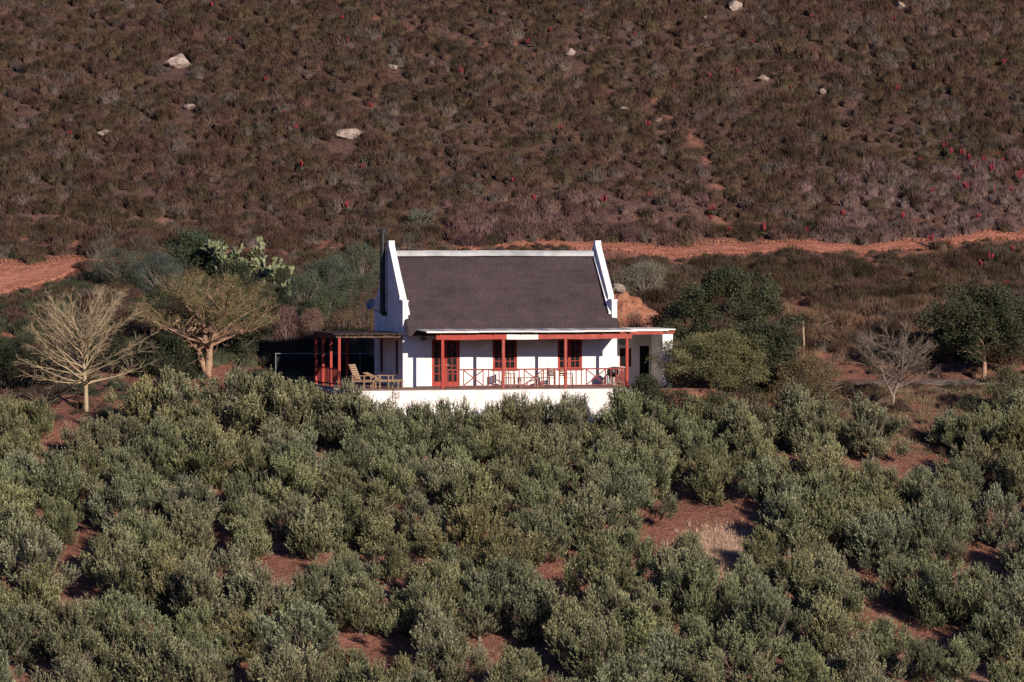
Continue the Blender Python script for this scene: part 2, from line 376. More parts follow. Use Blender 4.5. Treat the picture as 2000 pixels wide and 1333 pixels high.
# thatch: two slopes with thickness, softly uneven
def thatch_slope(side):
    nu, nv = 140, 52; u0, u1 = WT + .004, L_ - WT - .004
    V = []
    sgn = 1 if side > 0 else -1
    for top in (1, 0):
        for j in range(nv):
            t = j / (nv - 1); v = 2.99 + (-.62 - 2.99) * t; z = 6.14 + (2.60 - 6.14) * t
            z += -.06 * math.sin(PI * t) + .05 * max(0, t - .85) / .15
            for i in range(nu):
                s = i / (nu - 1); a, b = u0, u1
                if v < -.03: a, b = .10, L_ - .02
                u = a + (b - a) * s
                dz = (float(vnoise(u * 1.3, t * 6, 5)) - .5) * .07 + (float(vnoise(u * 7, t * 16, 8)) - .5) * .03 if top else -.26
                for tc_ in (.45, .66, .84):
                    if top: dz += .035 * max(0, 1 - abs(t - tc_ - .02 * float(vnoise(u * .8, 3, 4))) / .03)
                if j == nv - 1 and top: dz -= .05 + .04 * float(vnoise(u * 5, 1, 8))
                vv = v if side > 0 else D_ - v
                V.append((u, vv, z + dz))
    I = np.arange(2 * nu * nv).reshape(2, nv, nu); fs = []
    Q = lambda A: np.stack([A[:-1, :-1], A[:-1, 1:], A[1:, 1:], A[1:, :-1]], -1).reshape(-1, 4)
    T = Q(I[0]); B = Q(I[1])[:, ::-1]
    def side_f(a, b): return np.stack([a[:-1], b[:-1], b[1:], a[1:]], -1)
    Fs = np.concatenate([T[:, ::-1] if side > 0 else T, B, side_f(I[0, 0], I[1, 0]), side_f(I[0, -1], I[1, -1]), side_f(I[0, :, 0], I[1, :, 0]), side_f(I[0, :, -1], I[1, :, -1])])
    return link('roof', npmesh('roof', np.array(V), Fs, M['thatch'], smoothf=False), cot)
thatch_slope(1); thatch_slope(-1)
# ridge capping in cement lengths
for k in range(1):
    pr = [(2.72, 6.05), (2.78, 6.20), (2.92, 6.31), (3.08, 6.31), (3.22, 6.20), (3.28, 6.05)]
    m = MB(); n = 26
    us = [WT + .01 + (L_ - 2 * WT - .02) * i / n for i in range(n + 1)]
    vs = [(u, a, b + .03 * (float(vnoise(u * .9, 2, 3)) - .5)) for u in us for a, b in pr]
    fs = [(i * 6 + k2, (i + 1) * 6 + k2, (i + 1) * 6 + (k2 + 1) % 6, i * 6 + (k2 + 1) % 6) for i in range(n) for k2 in range(6)]
    fs += [tuple(range(6)), tuple(n * 6 + q for q in range(6))]
    m.add(vs, fs).build('ridge_cap', M['ridge'], cot)
# white flashing strips beside the parapets
for (a, b) in ((WT + .006, WT + .10), (L_ - WT - .13, L_ - WT - .006)):
    m = MB(); m.prism([(2.7, 5.92), (2.7, 6.02), (.08, 3.44), (.08, 3.34)], a, b); m.build('flashing', M['wall'], cot)

def glazed(name, u0, u1, z0, z1, leaves, rows, cols, wood=.075, sill=False, label=None):
    """frame + leaves, each leaf a sub-part with its panes joined behind glazing bars"""
    fr = MB()
    fr.box(u0, u0 + .05, .03, .14, z0, z1); fr.box(u1 - .05, u1, .03, .14, z0, z1); fr.box(u0 + .05, u1 - .05, .03, .14, z1 - .05, z1)
    if sill: fr.box(u0 - .05, u1 + .05, -.06, .14, z0 - .07, z0 - .005)
    root = fr.build(name, M['red'], cot)
    ww = (u1 - u0 - .1) / leaves
    for l in range(leaves):
        a = u0 + .05 + l * ww + .006; b = a + ww - .012; m = MB(); bot = .22 if not sill else wood
        m.box(a, a + wood, .06, .11, z0, z1 - .055); m.box(b - wood, b, .06, .11, z0, z1 - .055)
        m.box(a + wood, b - wood, .06, .11, z0, z0 + bot); m.box(a + wood, b - wood, .06, .11, z1 - .055 - wood, z1 - .055)
        gu0, gu1, gz0, gz1 = a + wood, b - wood, z0 + bot, z1 - .055 - wood
        for r in range(1, rows): zz = gz0 + (gz1 - gz0) * r / rows; m.box(gu0, gu1, .065, .105, zz - .014, zz + .014)
        for c_ in range(1, cols):
            uu = gu0 + (gu1 - gu0) * c_ / cols
            for r in range(rows):
                za = gz0 + (gz1 - gz0) * r / rows + .014; zb = gz0 + (gz1 - gz0) * (r + 1) / rows - .014
                m.box(uu - .013, uu + .013, .067, .103, za, zb)
        m.build('sash' if sill else 'door_leaf', M['red'], root)
        for r in range(rows):
            for c_ in range(cols):
                ua = gu0 + (gu1 - gu0) * c_ / cols; ub = gu0 + (gu1 - gu0) * (c_ + 1) / cols
                za = gz0 + (gz1 - gz0) * r / rows; zb = gz0 + (gz1 - gz0) * (r + 1) / rows
                MB().box(ua + .008, ub - .008, .080, .088, za + .008, zb - .008).build('pane', M['glass'], root)
        if not sill: MB().tube([(a + .05 if l else b - .05, .03, 1.02), (a + .14 if l else b - .14, .03, 1.02)], [.012, .012], 6).build('handle', M['tin'], root)
    return root
glazed('door', DOOR[0], DOOR[1], .02, 2.2, 2, 5, 2)
for wn in WIN: glazed('window', wn[0], wn[1], wn[2], wn[3], 2, 4, 2, .06, True)
for s in SLOT:      # tall side windows in the gable under the pergola
    f = MB(); f.box(.05, .12, s[0], s[0] + .06, s[2], s[3]); f.box(.05, .12, s[1] - .06, s[1], s[2], s[3]); f.box(.05, .12, s[0] + .06, s[1] - .06, s[3] - .06, s[3]); f.box(.05, .12, s[0] + .06, s[1] - .06, s[2], s[2] + .06)
    r = f.build('window', M['redold'], cot); MB().box(.08, .09, s[0] + .06, s[1] - .06, s[2] + .06, s[3] - .06).build('pane', M['glass'], r)
MB().box(WT, L_ - WT, WT + .02, WT + .04, 0, 2.7).build('dark_interior_sheet', M['dark'], cot)  # added near-black sheets paint the unlit rooms behind the glass
MB().box(WT + .02, WT + .04, .4, 5.6, 0, 2.3).build('dark_interior_sheet', M['dark'], cot)
# flue
fl = MB().tube([(-.20, 3.35, 3.35), (-.20, 3.35, 7.15)], [.128, .128], 14).build('flue_pipe', M['pipe'], cot)
MB().tube([(-.20, 3.35, 7.17), (-.20, 3.35, 7.25), (-.20, 3.35, 7.31)], [.23, .23, .19], 14).build('cowl', M['pipe'], fl)
MB().tube([(.02, 3.35, 3.35), (-.2, 3.35, 3.35), (-.2, 3.35, 3.42)], [.11, .115, .115], 12).build('flue_elbow', M['pipe'], fl)
for zz in (4.2, 5.3): MB().bar((.0, 3.35, zz), (-.3, 3.35, zz), .26, .03).build('bracket', M['pipe'], fl)
# dish on the gable
def dish(parent, c, r, axis, mat, name='satellite_dish'):
    ax = Vector(axis).normalized(); a = ax.cross(Vector((0, 0, 1))).normalized(); b = ax.cross(a); vs = []; n = 20; rg = 5
    for off in (0, -.012):
        vs.append(Vector(c) + ax * off)
        for j in range(1, rg + 1):
            for k in range(n):
                q = r * j / rg; vs.append(Vector(c) + ax * (.35 * q * q / r + off) + (a * math.cos(2 * PI * k / n) + b * math.sin(2 * PI * k / n)) * q)
    fs = []; T = 1 + rg * n
    for o in (0, T):
        for k in range(n): fs.append((o, o + 1 + k, o + 1 + (k + 1) % n))
        for j in range(rg - 1):
            for k in range(n): fs.append((o + 1 + j * n + k, o + 1 + j * n + (k + 1) % n, o + 1 + (j + 1) * n + (k + 1) % n, o + 1 + (j + 1) * n + k))
    for k in range(n): p = 1 + (rg - 1) * n; fs.append((p + k, p + (k + 1) % n, T + p + (k + 1) % n, T + p + k))
    o = MB().add(vs, fs).build(name, mat, parent); return o
d = dish(cot, (-.38, 4.9, 3.75), .27, (-.75, -.6, .35), M['grey'])
MB().tube([(-.38, 4.9, 3.74), (-.25, 4.9, 3.5), (.02, 4.9, 3.42)], [.02, .02, .02], 6).build('arm', M['pipe'], d)
MB().tube([(-.36, 4.85, 3.52), (-.66, 4.62, 3.72)], [.012, .012], 6).build('feed', M['pipe'], d)
# wall lamps under the eave
for uu in (.86, 9.45):
    l = MB().box(uu, uu + .2, -.16, -.01, 2.16, 2.32).build('wall_lamp', M['pipe'], cot); MB().box(uu + .03, uu + .17, -.175, -.162, 2.18, 2.29).build('lens', M['grey'], l)
# verandah
PX = [1.33, 4.20, 7.17, 10.12]; VF = -2.3
for i, p in enumerate(PX):
    MB().box(p - .065, p + .065, VF - .065, VF + .065, 0, 2.235).build('verandah_post', M['redold' if i in (1, 2) else 'red'], cot, bevel=.012)
def wavy_beam(u0, u1, mat):
    m = MB(); n = 10; vs = []
    for i in range(n + 1):
        u = u0 + (u1 - u0) * i / n; dz = .012 * math.sin(u * 2.1); vs += [(u, VF - .07, 2.24 + dz), (u, VF + .07, 2.24 + dz), (u, VF + .07, 2.47 + dz), (u, VF - .07, 2.47 + dz)]
    fs = [(i * 4 + k, (i + 1) * 4 + k, (i + 1) * 4 + (k + 1) % 4, i * 4 + (k + 1) % 4) for i in range(n) for k in range(4)] + [(0, 1, 2, 3), (n * 4, n * 4 + 1, n * 4 + 2, n * 4 + 3)]
    return m.add(vs, fs).build('verandah_beam', mat, cot)
wavy_beam(1.03, 4.35, M['red']); wavy_beam(4.354, 5.85, M['tin']); wavy_beam(5.854, 10.35, M['redold'])
for i in range(8):
    u = 1.2 + i * (9.0 / 7); MB().bar((u, VF - .18, 2.52), (u, -.02, 2.60), .07, .085).build('rafter', M['pipe' if i % 2 else 'stick'], cot)
# corrugated sheets, each its own piece
for s in range(12):
    u0 = .52 + s * .83; n = 22; vs = []
    for e, (vv, zz) in enumerate(((-2.62, 2.62), (.02, 2.70))):
        for t in (0, -.012):
            for k in range(n):
                u = u0 + .826 * k / (n - 1); vs.append((u, vv - .015 * ((s * 7) % 3), zz + t + .016 * math.sin(u * 2 * PI / .076) + .006 * ((s * 5) % 3)))
    I = np.arange(4 * n).reshape(2, 2, n); fs = []
    for k in range(n - 1):
        fs += [(I[0, 0, k], I[0, 0, k + 1], I[1, 0, k + 1], I[1, 0, k]), (I[0, 1, k], I[1, 1, k], I[1, 1, k + 1], I[0, 1, k + 1]),
               (I[0, 0, k], I[0, 1, k], I[0, 1, k + 1], I[0, 0, k + 1])]
    fs = [tuple(int(q) for q in f) for f in fs]
    MB().add(vs, fs).build('roof_sheet', M['tin'], cot)
fz = MB()
for k in range(4): fz.box(.50 + k * 2.5, .50 + k * 2.5 + 2.49, -2.665, -2.64, 2.565 + .012 * (k % 2), 2.635 + .012 * (k % 2))
fz.build('fascia', M['tin'], cot)

# ------------------------------------------------------------------ terrace under the house
ter = empty('terrace', (HO[0], HO[1], 0), HA); tag(ter, 'white plastered terrace base carrying the cottage and its stoep above the olives', 'terrace')
def slanted_wall():
    m = MB(); u0, u1 = -2.95, 10.45
    m.add([(u0 - .05, -2.85, -3.4), (u1 + .45, -2.85, -3.4), (u1 + .45, -2.3, -3.4), (u0 - .05, -2.3, -3.4), (u0, -2.56, -.055), (u1, -2.56, -.055), (u1, -2.3, -.055), (u0, -2.3, -.055)],
          [(0, 3, 2, 1), (4, 5, 6, 7), (0, 1, 5, 4), (1, 2, 6, 5), (2, 3, 7, 6), (3, 0, 4, 7)])
    return m.build('wall', M['terrwall'], ter)
slanted_wall()
MB().box(-3.25, -2.96, -2.5, 5.3, -1.8, -.055).build('wall', M['terrwall'], ter)
MB().add([(10.455, -2.3, -2.6), (10.75, -2.3, -2.6), (10.75, .2, -2.6), (10.455, .2, -2.6), (10.455, -2.3, -.06), (10.5, -2.3, -.06), (10.5, .2, -.06), (10.455, .2, -.06)],
         [(0, 3, 2, 1), (4, 5, 6, 7), (0, 1, 5, 4), (1, 2, 6, 5), (2, 3, 7, 6), (3, 0, 4, 7)]).build('wall', M['terrwall'], ter)
MB().box(-2.98, 10.47, -2.59, -.003, -.05, .0).build('floor', M['deck'], ter)
MB().box(-3.28, -.003, .0, 5.3, -.05, .0).build('floor', M['deck'], ter)
for uu in (4.6, 8.05):     # battered buttresses
    MB().add([(uu - .16, -4.7, -3.2), (uu + .16, -4.7, -3.2), (uu + .16, -2.6, -3.2), (uu - .16, -2.6, -3.2), (uu - .02, -2.62, -.25), (uu + .02, -2.62, -.25), (uu + .02, -2.55, -.25), (uu - .02, -2.55, -.25)],
             [(0, 3, 2, 1), (4, 5, 6, 7), (0, 1, 5, 4), (1, 2, 6, 5), (2, 3, 7, 6), (3, 0, 4, 7)]).build('buttress', M['terrwall'], ter)

# ------------------------------------------------------------------ balustrade
bal = empty('balustrade', (*loc2w(1.33, VF), 0), HA); tag(bal, 'thin red verandah railing with upright bars and crossed panels in front of the cottage', 'railing')
B0 = 1.33
def rail(u0, u1, z, h=.065): MB().box(u0 - B0, u1 - B0, -.022, .022, z - h / 2, z + h / 2).build('rail', M['railred'], bal)
bal_mesh = MB().box(-.021, .021, -.016, .016, .145, .827).mesh('baluster', M['railred'])
for i in range(3):
    a, b = PX[i] + .066, PX[i + 1] - .066; w_ = b - a
    rail(a, b, .86); rail(a, b, .11, .045)
    xa, xb = PX[i] + 1.0, PX[i] + 1.92
    us = [PX[i] + .26, PX[i] + .51, PX[i] + .76, xa, xb, PX[i] + 2.18, PX[i] + 2.43, PX[i] + 2.68]
    for u in us: link('baluster', bal_mesh, bal, (u - B0, 0, 0))
    for (z0, z1, off) in ((.15, .82, -.012), (.82, .15, .012)):
        MB().bar((xa - B0 + .02, off, z0), (xb - B0 - .02, off, z1), .022, .048).build('cross_brace', M['railred'], bal)
# return to the wall at the right end
MB().box(PX[3] - B0 - .022, PX[3] - B0 + .022, .067, 2.28, .835, .885).build('rail', M['railred'], bal)
MB().box(PX[3] - B0 - .022, PX[3] - B0 + .022, .067, 2.28, .09, .135).build('rail', M['railred'], bal)
for k in range(9): link('baluster', bal_mesh, bal, (PX[3] - B0, .3 + k * .235, 0))

# ------------------------------------------------------------------ pergola left of the cottage
per = empty('pergola', (HO[0], HO[1], 0), HA); tag(per, 'shady red-posted pergola roofed with rough poles against the left gable', 'pergola')
for (u, v) in ((-3.0, .05), (-3.0, 1.85), (-3.0, 3.6), (-3.0, 5.2), (-1.5, 5.2)):
    MB().box(u - .06, u + .06, v - .06, v + .06, .001, 2.30).build('post', M['red'], per, bevel=.01)
for (p, q) in (((-3.15, .05, 2.375), (-.06, .05, 2.375)), ((-3.15, 5.2, 2.375), (-.06, 5.2, 2.375))): MB().bar(p, q, .09, .14).build('beam', M['stick'], per)
MB().bar((-3.0, .10, 2.37), (-3.0, 5.15, 2.37), .09, .13).build('beam', M['stick'], per)
MB().bar((-.09, .10, 2.37), (-.09, 5.15, 2.37), .06, .13).build('beam', M['stick'], per)
m = MB(); v = -.15; r_ = random.Random(4)
k = 0
while k < 62:      # dense lath of thin poles running towards the viewer
    u = -3.25 + k * .052
    m.tube([(u + r_.uniform(-.012, .012), -.18 - r_.uniform(0, .14), 2.47 + r_.uniform(-.01, .025)), (u, 2.6, 2.50 + r_.uniform(0, .03)), (u + r_.uniform(-.02, .02), 5.45 + r_.uniform(0, .2), 2.48)], [r_.uniform(.02, .027)] * 3, 6)
    k += 1
tag(m.build('roof_pole', M['stick'], per), kind='stuff')
for z in (.86, .14): MB().bar((-3.0, .12, z), (-3.0, 5.14, z), .04, .05).build('rail', M['deepred'], per)
pk = MB().box(-.02, .02, -.03, .03, .17, .83).mesh('picket', M['deepred'])
for k in range(12): link('picket', pk, per, (-3.0, .40 + k * .40, 0))

# ------------------------------------------------------------------ garden wall behind the pergola, house shadow painted into its colour
gw = empty('garden_wall', (-11.5, 9.3, -.1), .03); tag(gw, 'low stone wall coloured near black as house shadow, with pale rail on top, left of the pergola', 'wall')
MB().box(0, 5.2, 0, .35, -.4, 1.22).build('stone_face', M['shadestone'], gw)
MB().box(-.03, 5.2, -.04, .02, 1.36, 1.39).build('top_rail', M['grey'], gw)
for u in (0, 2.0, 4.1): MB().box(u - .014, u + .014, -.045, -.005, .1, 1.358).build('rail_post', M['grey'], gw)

# ------------------------------------------------------------------ outbuilding on the right
ann = empty('outbuilding', (HO[0], HO[1], 0), HA); tag(ann, 'flat-roofed white lean-to with open shaded front at the right gable', 'outbuilding')
A0, A1 = L_ + .02, 13.3
mb = MB(); wall_with_holes(mb, A0, A1 - .3, -.3, 2.45, [(11.45, 12.05, .75, 1.65), (12.45, 12.93, .02, 1.75)], lambda m, a, b, zl, zh: m.box(a, b, 3.6, 3.8, zl, zh)); mb.build('wall', M['wall'], ann)
MB().box(A1 - .55, A1, .9, 2.6, -.3, 2.38).build('wall', M['wall2'], ann)
MB().box(A1 - .3, A1, 2.6, 3.8, -.3, 2.38).build('wall', M['wall2'], ann)
wn = MB().box(11.45, 12.05, 3.64, 3.7, .75, 1.65).build('window', M['redold'], ann); MB().box(11.5, 12.0, 3.62, 3.635, .8, 1.6).build('pane', M['glass'], wn)
MB().box(12.45, 12.93, 3.66, 3.70, .02, 1.75).build('door', M['dark'], ann)
MB().box(A0, A1 - .3, .6, 4.0, 2.52, 2.62).build('roof', M['tin'], ann)
MB().box(A1 - .296, A1 + .04, .62, 4.0, 2.56, 2.62).build('roof', M['tin'], ann)
MB().box(A1 - .55, A1 + .05, .80, .86, 2.40, 2.555).build('fascia', M['redold'], ann)
MB().box(A0, A1 - .56, .66, .78, 2.36, 2.515).build('beam', M['redold'], ann)
MB().box(A1 - .56, A1 - .48, .72, .9, -.1, 2.35).build('downpipe', M['wall2'], ann)
dd = dish(ann, (11.58, 3.52, 1.98), .20, (0, -1, 0.02), M['grey'], 'wall_plate')

# ------------------------------------------------------------------ furniture
def lounger(u, v, rz, label, back=55):
    o = empty('deck_chair', (*loc2w(u, v), .0), HA + rz); tag(o, label, 'deck chair', 'wooden deck chairs on the stoep')
    for s in (-1, 1):
        MB().box(-.15, 1.05, s * .27 - .02, s * .27 + .02, .30, .37).build('side_rail', M['teak'], o)
        for x in (-.1, 1.0): MB().box(x - .03, x + .03, s * .305 - .015, s * .305 + .015, 0, .34 if x > .5 else .56).build('leg', M['teak'], o)
        MB().box(-.2, .62, s * .305 - .03, s * .305 + .03, .565, .59).build('armrest', M['teak'], o)
        MB().box(.5, .55, s * .305 - .015, s * .305 + .015, 0, .56).build('leg', M['teak'], o)
    for k in range(9): MB().box(.02 + k * .113, .115 + k * .113, -.25, .25, .375, .395).build('slat', M['teak'], o)
    a = math.radians(back); dx, dz = -math.cos(a), math.sin(a)
    for s in (-1, 1): MB().bar((0, s * .24, .38), (dx * .8, s * .24, .38 + dz * .8), .035, .04).build('back_frame', M['teak'], o)
    for k in range(7):
        t = .08 + k * .108; MB().bar((dx * t + .02, -.26, .39 + dz * t), (dx * t + .02, .26, .39 + dz * t), .02, .08, (dx, 0, dz)).build('slat', M['teak'], o)
    return o
lounger(-2.35, -.95, -.75, 'wooden slatted deck chair with upright back at the left end of the stoep', 66)
lounger(-1.25, -.7, -.55, 'low wooden deck chair beside the white gable wall corner', 24)
def chair(u, v, rz, label):
    o = empty('garden_chair', (*loc2w(u, v), 0), HA + rz); tag(o, label, 'chair', 'wooden chairs on the verandah')
    for x in (-.22, .22):
        for y in (-.22, .22): MB().box(x - .02, x + .02, y - .02, y + .02, 0, .42 if y < 0 else .88).build('leg', M['teak'], o)
        MB().box(x - .025, x + .025, -.24, .2, .62, .645).build('armrest', M['teak'], o)
        MB().box(x - .015, x + .015, -.235, -.205, .421, .619).build('arm_support', M['teak'], o)
    for k in range(5): MB().box(-.24, .24, -.24 + k * .088, -.165 + k * .088, .425, .445).build('slat', M['teak'], o)
    for k in range(4): MB().box(-.20, .20, .205, .225, .50 + k * .095, .575 + k * .095).build('slat', M['teak'], o)
    return o
chair(4.75, -1.15, .9, 'wooden slatted chair left of the low table on the verandah')
chair(6.65, -1.2, -.9, 'wooden slatted chair right of the low table on the verandah')
chair(7.3, -1.9, .4, 'wooden slatted chair nearest the third verandah post')
tb = empty('garden_table', (*loc2w(5.65, -1.25), 0), HA); tag(tb, 'low slatted wooden table between two chairs on the verandah', 'table')
for k in range(6): MB().box(-.45, .45, -.30 + k * .102, -.21 + k * .102, .42, .445).build('slat', M['teak'], tb)
for x in (-.4, .4):
    for y in (-.25, .25): MB().box(x - .025, x + .025, y - .025, y + .025, 0, .36).build('leg', M['teak'], tb)
    MB().box(x - .02, x + .02, -.28, .28, .362, .418).build('bearer', M['teak'], tb)
br = empty('kettle_grill', (*loc2w(9.75, -1.2), 0), HA); tag(br, 'dark round grill on thin legs in the right corner of the verandah', 'grill')
def lathe(m, prof, n=18, c=(0, 0)):
    vs = [(c[0] + r * math.cos(2 * PI * k / n), c[1] + r * math.sin(2 * PI * k / n), z) for r, z in prof for k in range(n)]
    fs = [(i * n + k, i * n + (k + 1) % n, (i + 1) * n + (k + 1) % n, (i + 1) * n + k) for i in range(len(prof) - 1) for k in range(n)]
    return m.add(vs, fs)
lathe(MB(), [(.001, .42), (.16, .45), (.26, .56), (.28, .66), (.001, .66)]).build('bowl', M['pipe'], br)
lathe(MB(), [(.285, .665), (.26, .78), (.15, .88), (.001, .91)]).build('lid', M['pipe'], br)
for a in (0, 2.1, 4.2): MB().tube([(.15 * math.cos(a), .15 * math.sin(a), .46), (.30 * math.cos(a), .30 * math.sin(a), 0)], [.012, .012], 6).build('leg', M['pipe'], br)
sp = empty('wooden_pole', at(1569, 11.5), 0); tag(sp, 'thin pale wooden stake standing among brown shrubs right of the dark tree', 'pole')
MB().tube([(0, 0, -.2), (.03, 0, .8), (-.02, 0, 1.75)], [.055, .05, .045], 8).build('stake', M['bark_pale'], sp)
MB().bar((-.02, 0, 1.6), (-.10, 0, 2.15), .02, .02).build('wire_upright', M['stick'], sp)

# ------------------------------------------------------------------ plants: generators
def rand_dir(n, rng):
    v = rng.normal(size=(n, 3)); return v / np.linalg.norm(v, axis=1, keepdims=True)
def nrm(v): return v / np.maximum(np.linalg.norm(v, axis=-1, keepdims=True), 1e-9)
def leaf_quads(P, D, Nn, ln, wd, col):
    """diamond leaves at P along D with face direction Nn; arrays"""
    S_ = nrm(np.cross(D, Nn)); n = len(P)
    ln = np.broadcast_to(ln, (n,))[:, None]; wd = np.broadcast_to(wd, (n,))[:, None]
    V = np.stack([P, P + D * ln * .5 + S_ * wd * .5, P + D * ln, P + D * ln * .5 - S_ * wd * .5], 1).reshape(-1, 3)
    Fq = np.arange(4 * n).reshape(-1, 4); return V, Fq, np.repeat(col, 4, axis=0)
def clump_leaves(centres, radii, per, ln, wd, base, rng, var=.25, shell=.55, up=.3, squash=.85):
    Ps = []; Os = []; tint = []
    for c, r in zip(centres, radii):
        n = int(per * (r / .5) ** 2); d = rand_dir(n, rng); q = (shell + (1 - shell) * rng.random(n)) ** 1.0
        q = np.where(rng.random(n) < .25, rng.random(n), q)
        p = d * (q * r)[:, None] * (1 + .25 * rng.normal(size=(n, 1)) * .6); p[:, 2] *= squash
        Ps.append(p + c); Os.append(d); tint.append(np.full(n, rng.uniform(1 - var, 1 + var)))
    P = np.concatenate(Ps); O = np.concatenate(Os); T = np.concatenate(tint)[:, None]; n = len(P)
    D = nrm(O * .6 + rng.normal(size=(n, 3)) * .6 + np.array([0, 0, up])); Nn = nrm(O + rng.normal(size=(n, 3)) * .5)
    base = np.array(base); hue = 1 + (rng.random((n, 3)) - .5) * .25
    return leaf_quads(P, D, Nn, ln * rng.uniform(.7, 1.3, n), wd * rng.uniform(.7, 1.3, n), base * T * hue)
def tubes_mesh(segs, n=5):
    """segs: list of (p0,p1,r0,r1) -> V,F"""
    A = np.array([s[0] for s in segs]); B = np.array([s[1] for s in segs]); r0 = np.array([s[2] for s in segs]); r1 = np.array([s[3] for s in segs])
    d = nrm(B - A); a = nrm(np.cross(d, np.array([.31, .93, .17]))); b = np.cross(d, a)
    ang = 2 * PI * np.arange(n) / n
    ring = a[:, None] * np.cos(ang)[None, :, None] + b[:, None] * np.sin(ang)[None, :, None]
    V = np.concatenate([A[:, None] + ring * r0[:, None, None], (B + d * (r1 * .3)[:, None])[:, None] + ring * r1[:, None, None]], 1).reshape(-1, 3)
    k = np.arange(n); base = (np.arange(len(A)) * 2 * n)[:, None]
    Fq = np.stack([base + k, base + (k + 1) % n, base + n + (k + 1) % n, base + n + k], -1).reshape(-1, 4)
    return V, Fq
def grow(p, d, ln, r, depth, rng, segs, tips, spread=.5, nb=(2, 3), upb=.15, shrink=.72, wig=.12, minr=.004, sub=3):
    d = Vector(d).normalized(); p = Vector(p)
    for i in range(sub):
        dd = (d + Vector((rng.gauss(0, wig), rng.gauss(0, wig), rng.gauss(0, wig) + upb * .2))).normalized()
        q = p + dd * ln / sub; r2 = max(minr, r * (1 - .28 / sub * 1.2))
        segs.append((tuple(p), tuple(q), r, r2)); p, d, r = q, dd, r2
        if depth > 0 and i < sub - 1 and rng.random() < .55:
            a = Vector((rng.gauss(0, 1), rng.gauss(0, 1), rng.gauss(0, 1) * .6 + upb)).normalized()
            grow(p, (d + a * spread * 1.3).normalized(), ln * shrink * .8, r * .55, depth - 1, rng, segs, tips, spread, nb, upb, shrink, wig, minr, sub)
    if depth <= 0: tips.append(tuple(p)); return
    for k in range(rng.choice(nb)):
        a = Vector((rng.gauss(0, 1), rng.gauss(0, 1), rng.gauss(0, 1) * .6 + upb)).normalized()
        grow(p, (d + a * spread).normalized(), ln * shrink * rng.uniform(.8, 1.15), r * .72, depth - 1, rng, segs, tips, spread, nb, upb, shrink, wig, minr, sub)

# ---- olive trees
OLV = (.160, .166, .094)
def olive_variant(seed, hgt, wid):
    rng = np.random.default_rng(seed); pr = random.Random(seed)
    segs = []; tips = []
    th = hgt * .22
    nst = pr.choice((1, 1, 2))
    for s in range(nst):
        b = (pr.uniform(-.08, .08) * s * 2, pr.uniform(-.05, .05), -.15); t = (b[0] + pr.uniform(-.15, .15), b[1] + pr.uniform(-.1, .1), th)
        segs.append((b, ((b[0] + t[0]) / 2 + .03, (b[1] + t[1]) / 2, th * .45), .12, .095)); segs.append((((b[0] + t[0]) / 2 + .03, (b[1] + t[1]) / 2, th * .45), t, .095, .08))
        for k in range(4):
            a = k * 1.6 + pr.uniform(-.4, .4) + s
            grow(t, (math.cos(a) * .7, math.sin(a) * .7, 1.0), hgt * .30, .05, 2, pr, segs, tips, .55, (2, 3), .35, .7, .15, .008, 3)
    V, Fq = tubes_mesh(segs, 5); trunk = npmesh('trunk', V, Fq, M['bark_dark'], smoothf=True)
    cs = []; rs = []
    n = pr.choice((32, 36, 40))
    for i in range(n):
        z = (i + .5) / n; a = i * 2.39996 + pr.uniform(-.6, .6)
        prof = math.sin(PI * (.13 + .80 * z) ** .9) ** .7
        lob = 1 + .30 * math.sin(a * 2 + seed) + .20 * math.sin(a * 5 + 2 * seed)
        rad = wid / 2 * prof * (pr.uniform(.5, 1.0) if i % 3 else pr.uniform(.1, .6)) * lob
        cs.append((math.cos(a) * rad, math.sin(a) * rad, hgt * (.12 + .70 * z) + pr.uniform(-.25, .30))); rs.append(pr.uniform(.13, .36))
    P = []; D = []; T = []
    for c, r in zip(cs, rs):
        ns = int(72 * (r / .32) ** 1.6); d = rand_dir(ns, rng); q = rng.random(ns) ** .5
        p = np.array(c) + d * (q * r)[:, None] * np.array([1, 1, 1.35])
        out = nrm(p - np.array([0, 0, hgt * .30]))
        sd = nrm(out * .38 + d * .22 + np.array([0, 0, .95]) + rng.normal(size=(ns, 3)) * .17)
        ll = rng.uniform(.18, .46, ns); nl = 12; tt = pr.uniform(.70, 1.25); st = rng.uniform(.7, 1.3, ns)
        for j in range(nl):
            f = (j + .3) / nl; side = nrm(np.cross(sd, rand_dir(ns, rng)))
            P.append(p + sd * (ll * f)[:, None]); D.append(nrm(sd * 1.0 + side * .6)); T.append(tt * st * (.92 + 1.35 * (f - .5)))  # young tips paler; steep falloff down each shoot also paints in crown shading
    P = np.concatenate(P); D = np.concatenate(D); T = np.concatenate(T)[:, None]
    Nn = nrm(np.cross(D, rand_dir(len(P), rng)))
    hue = 1 + (rng.random((len(P), 3)) - .5) * .16
    V, Fq, col = leaf_quads(P, D, Nn, .088 * rng.uniform(.7, 1.25, len(P)), .032, np.array(OLV) * T * hue)
    crown = npmesh('crown', V, Fq, M['leaf'], col)
    return trunk, crown
OL = [olive_variant(100 + i, 1.85 + .22 * (i % 4), 2.15 + .24 * ((i * 3) % 4)) for i in range(12)]
ORD = ['first', 'second', 'third', 'fourth', 'fifth', 'sixth', 'seventh', 'eighth', 'ninth', 'tenth', 'eleventh', 'twelfth', 'thirteenth', 'fourteenth', 'fifteenth', 'sixteenth', 'seventeenth', 'eighteenth', 'nineteenth', 'twentieth']
ORD += ['twenty-' + q for q in ORD[:9]] + ['thirtieth'] + ['thirty-' + q for q in ORD[:9]]
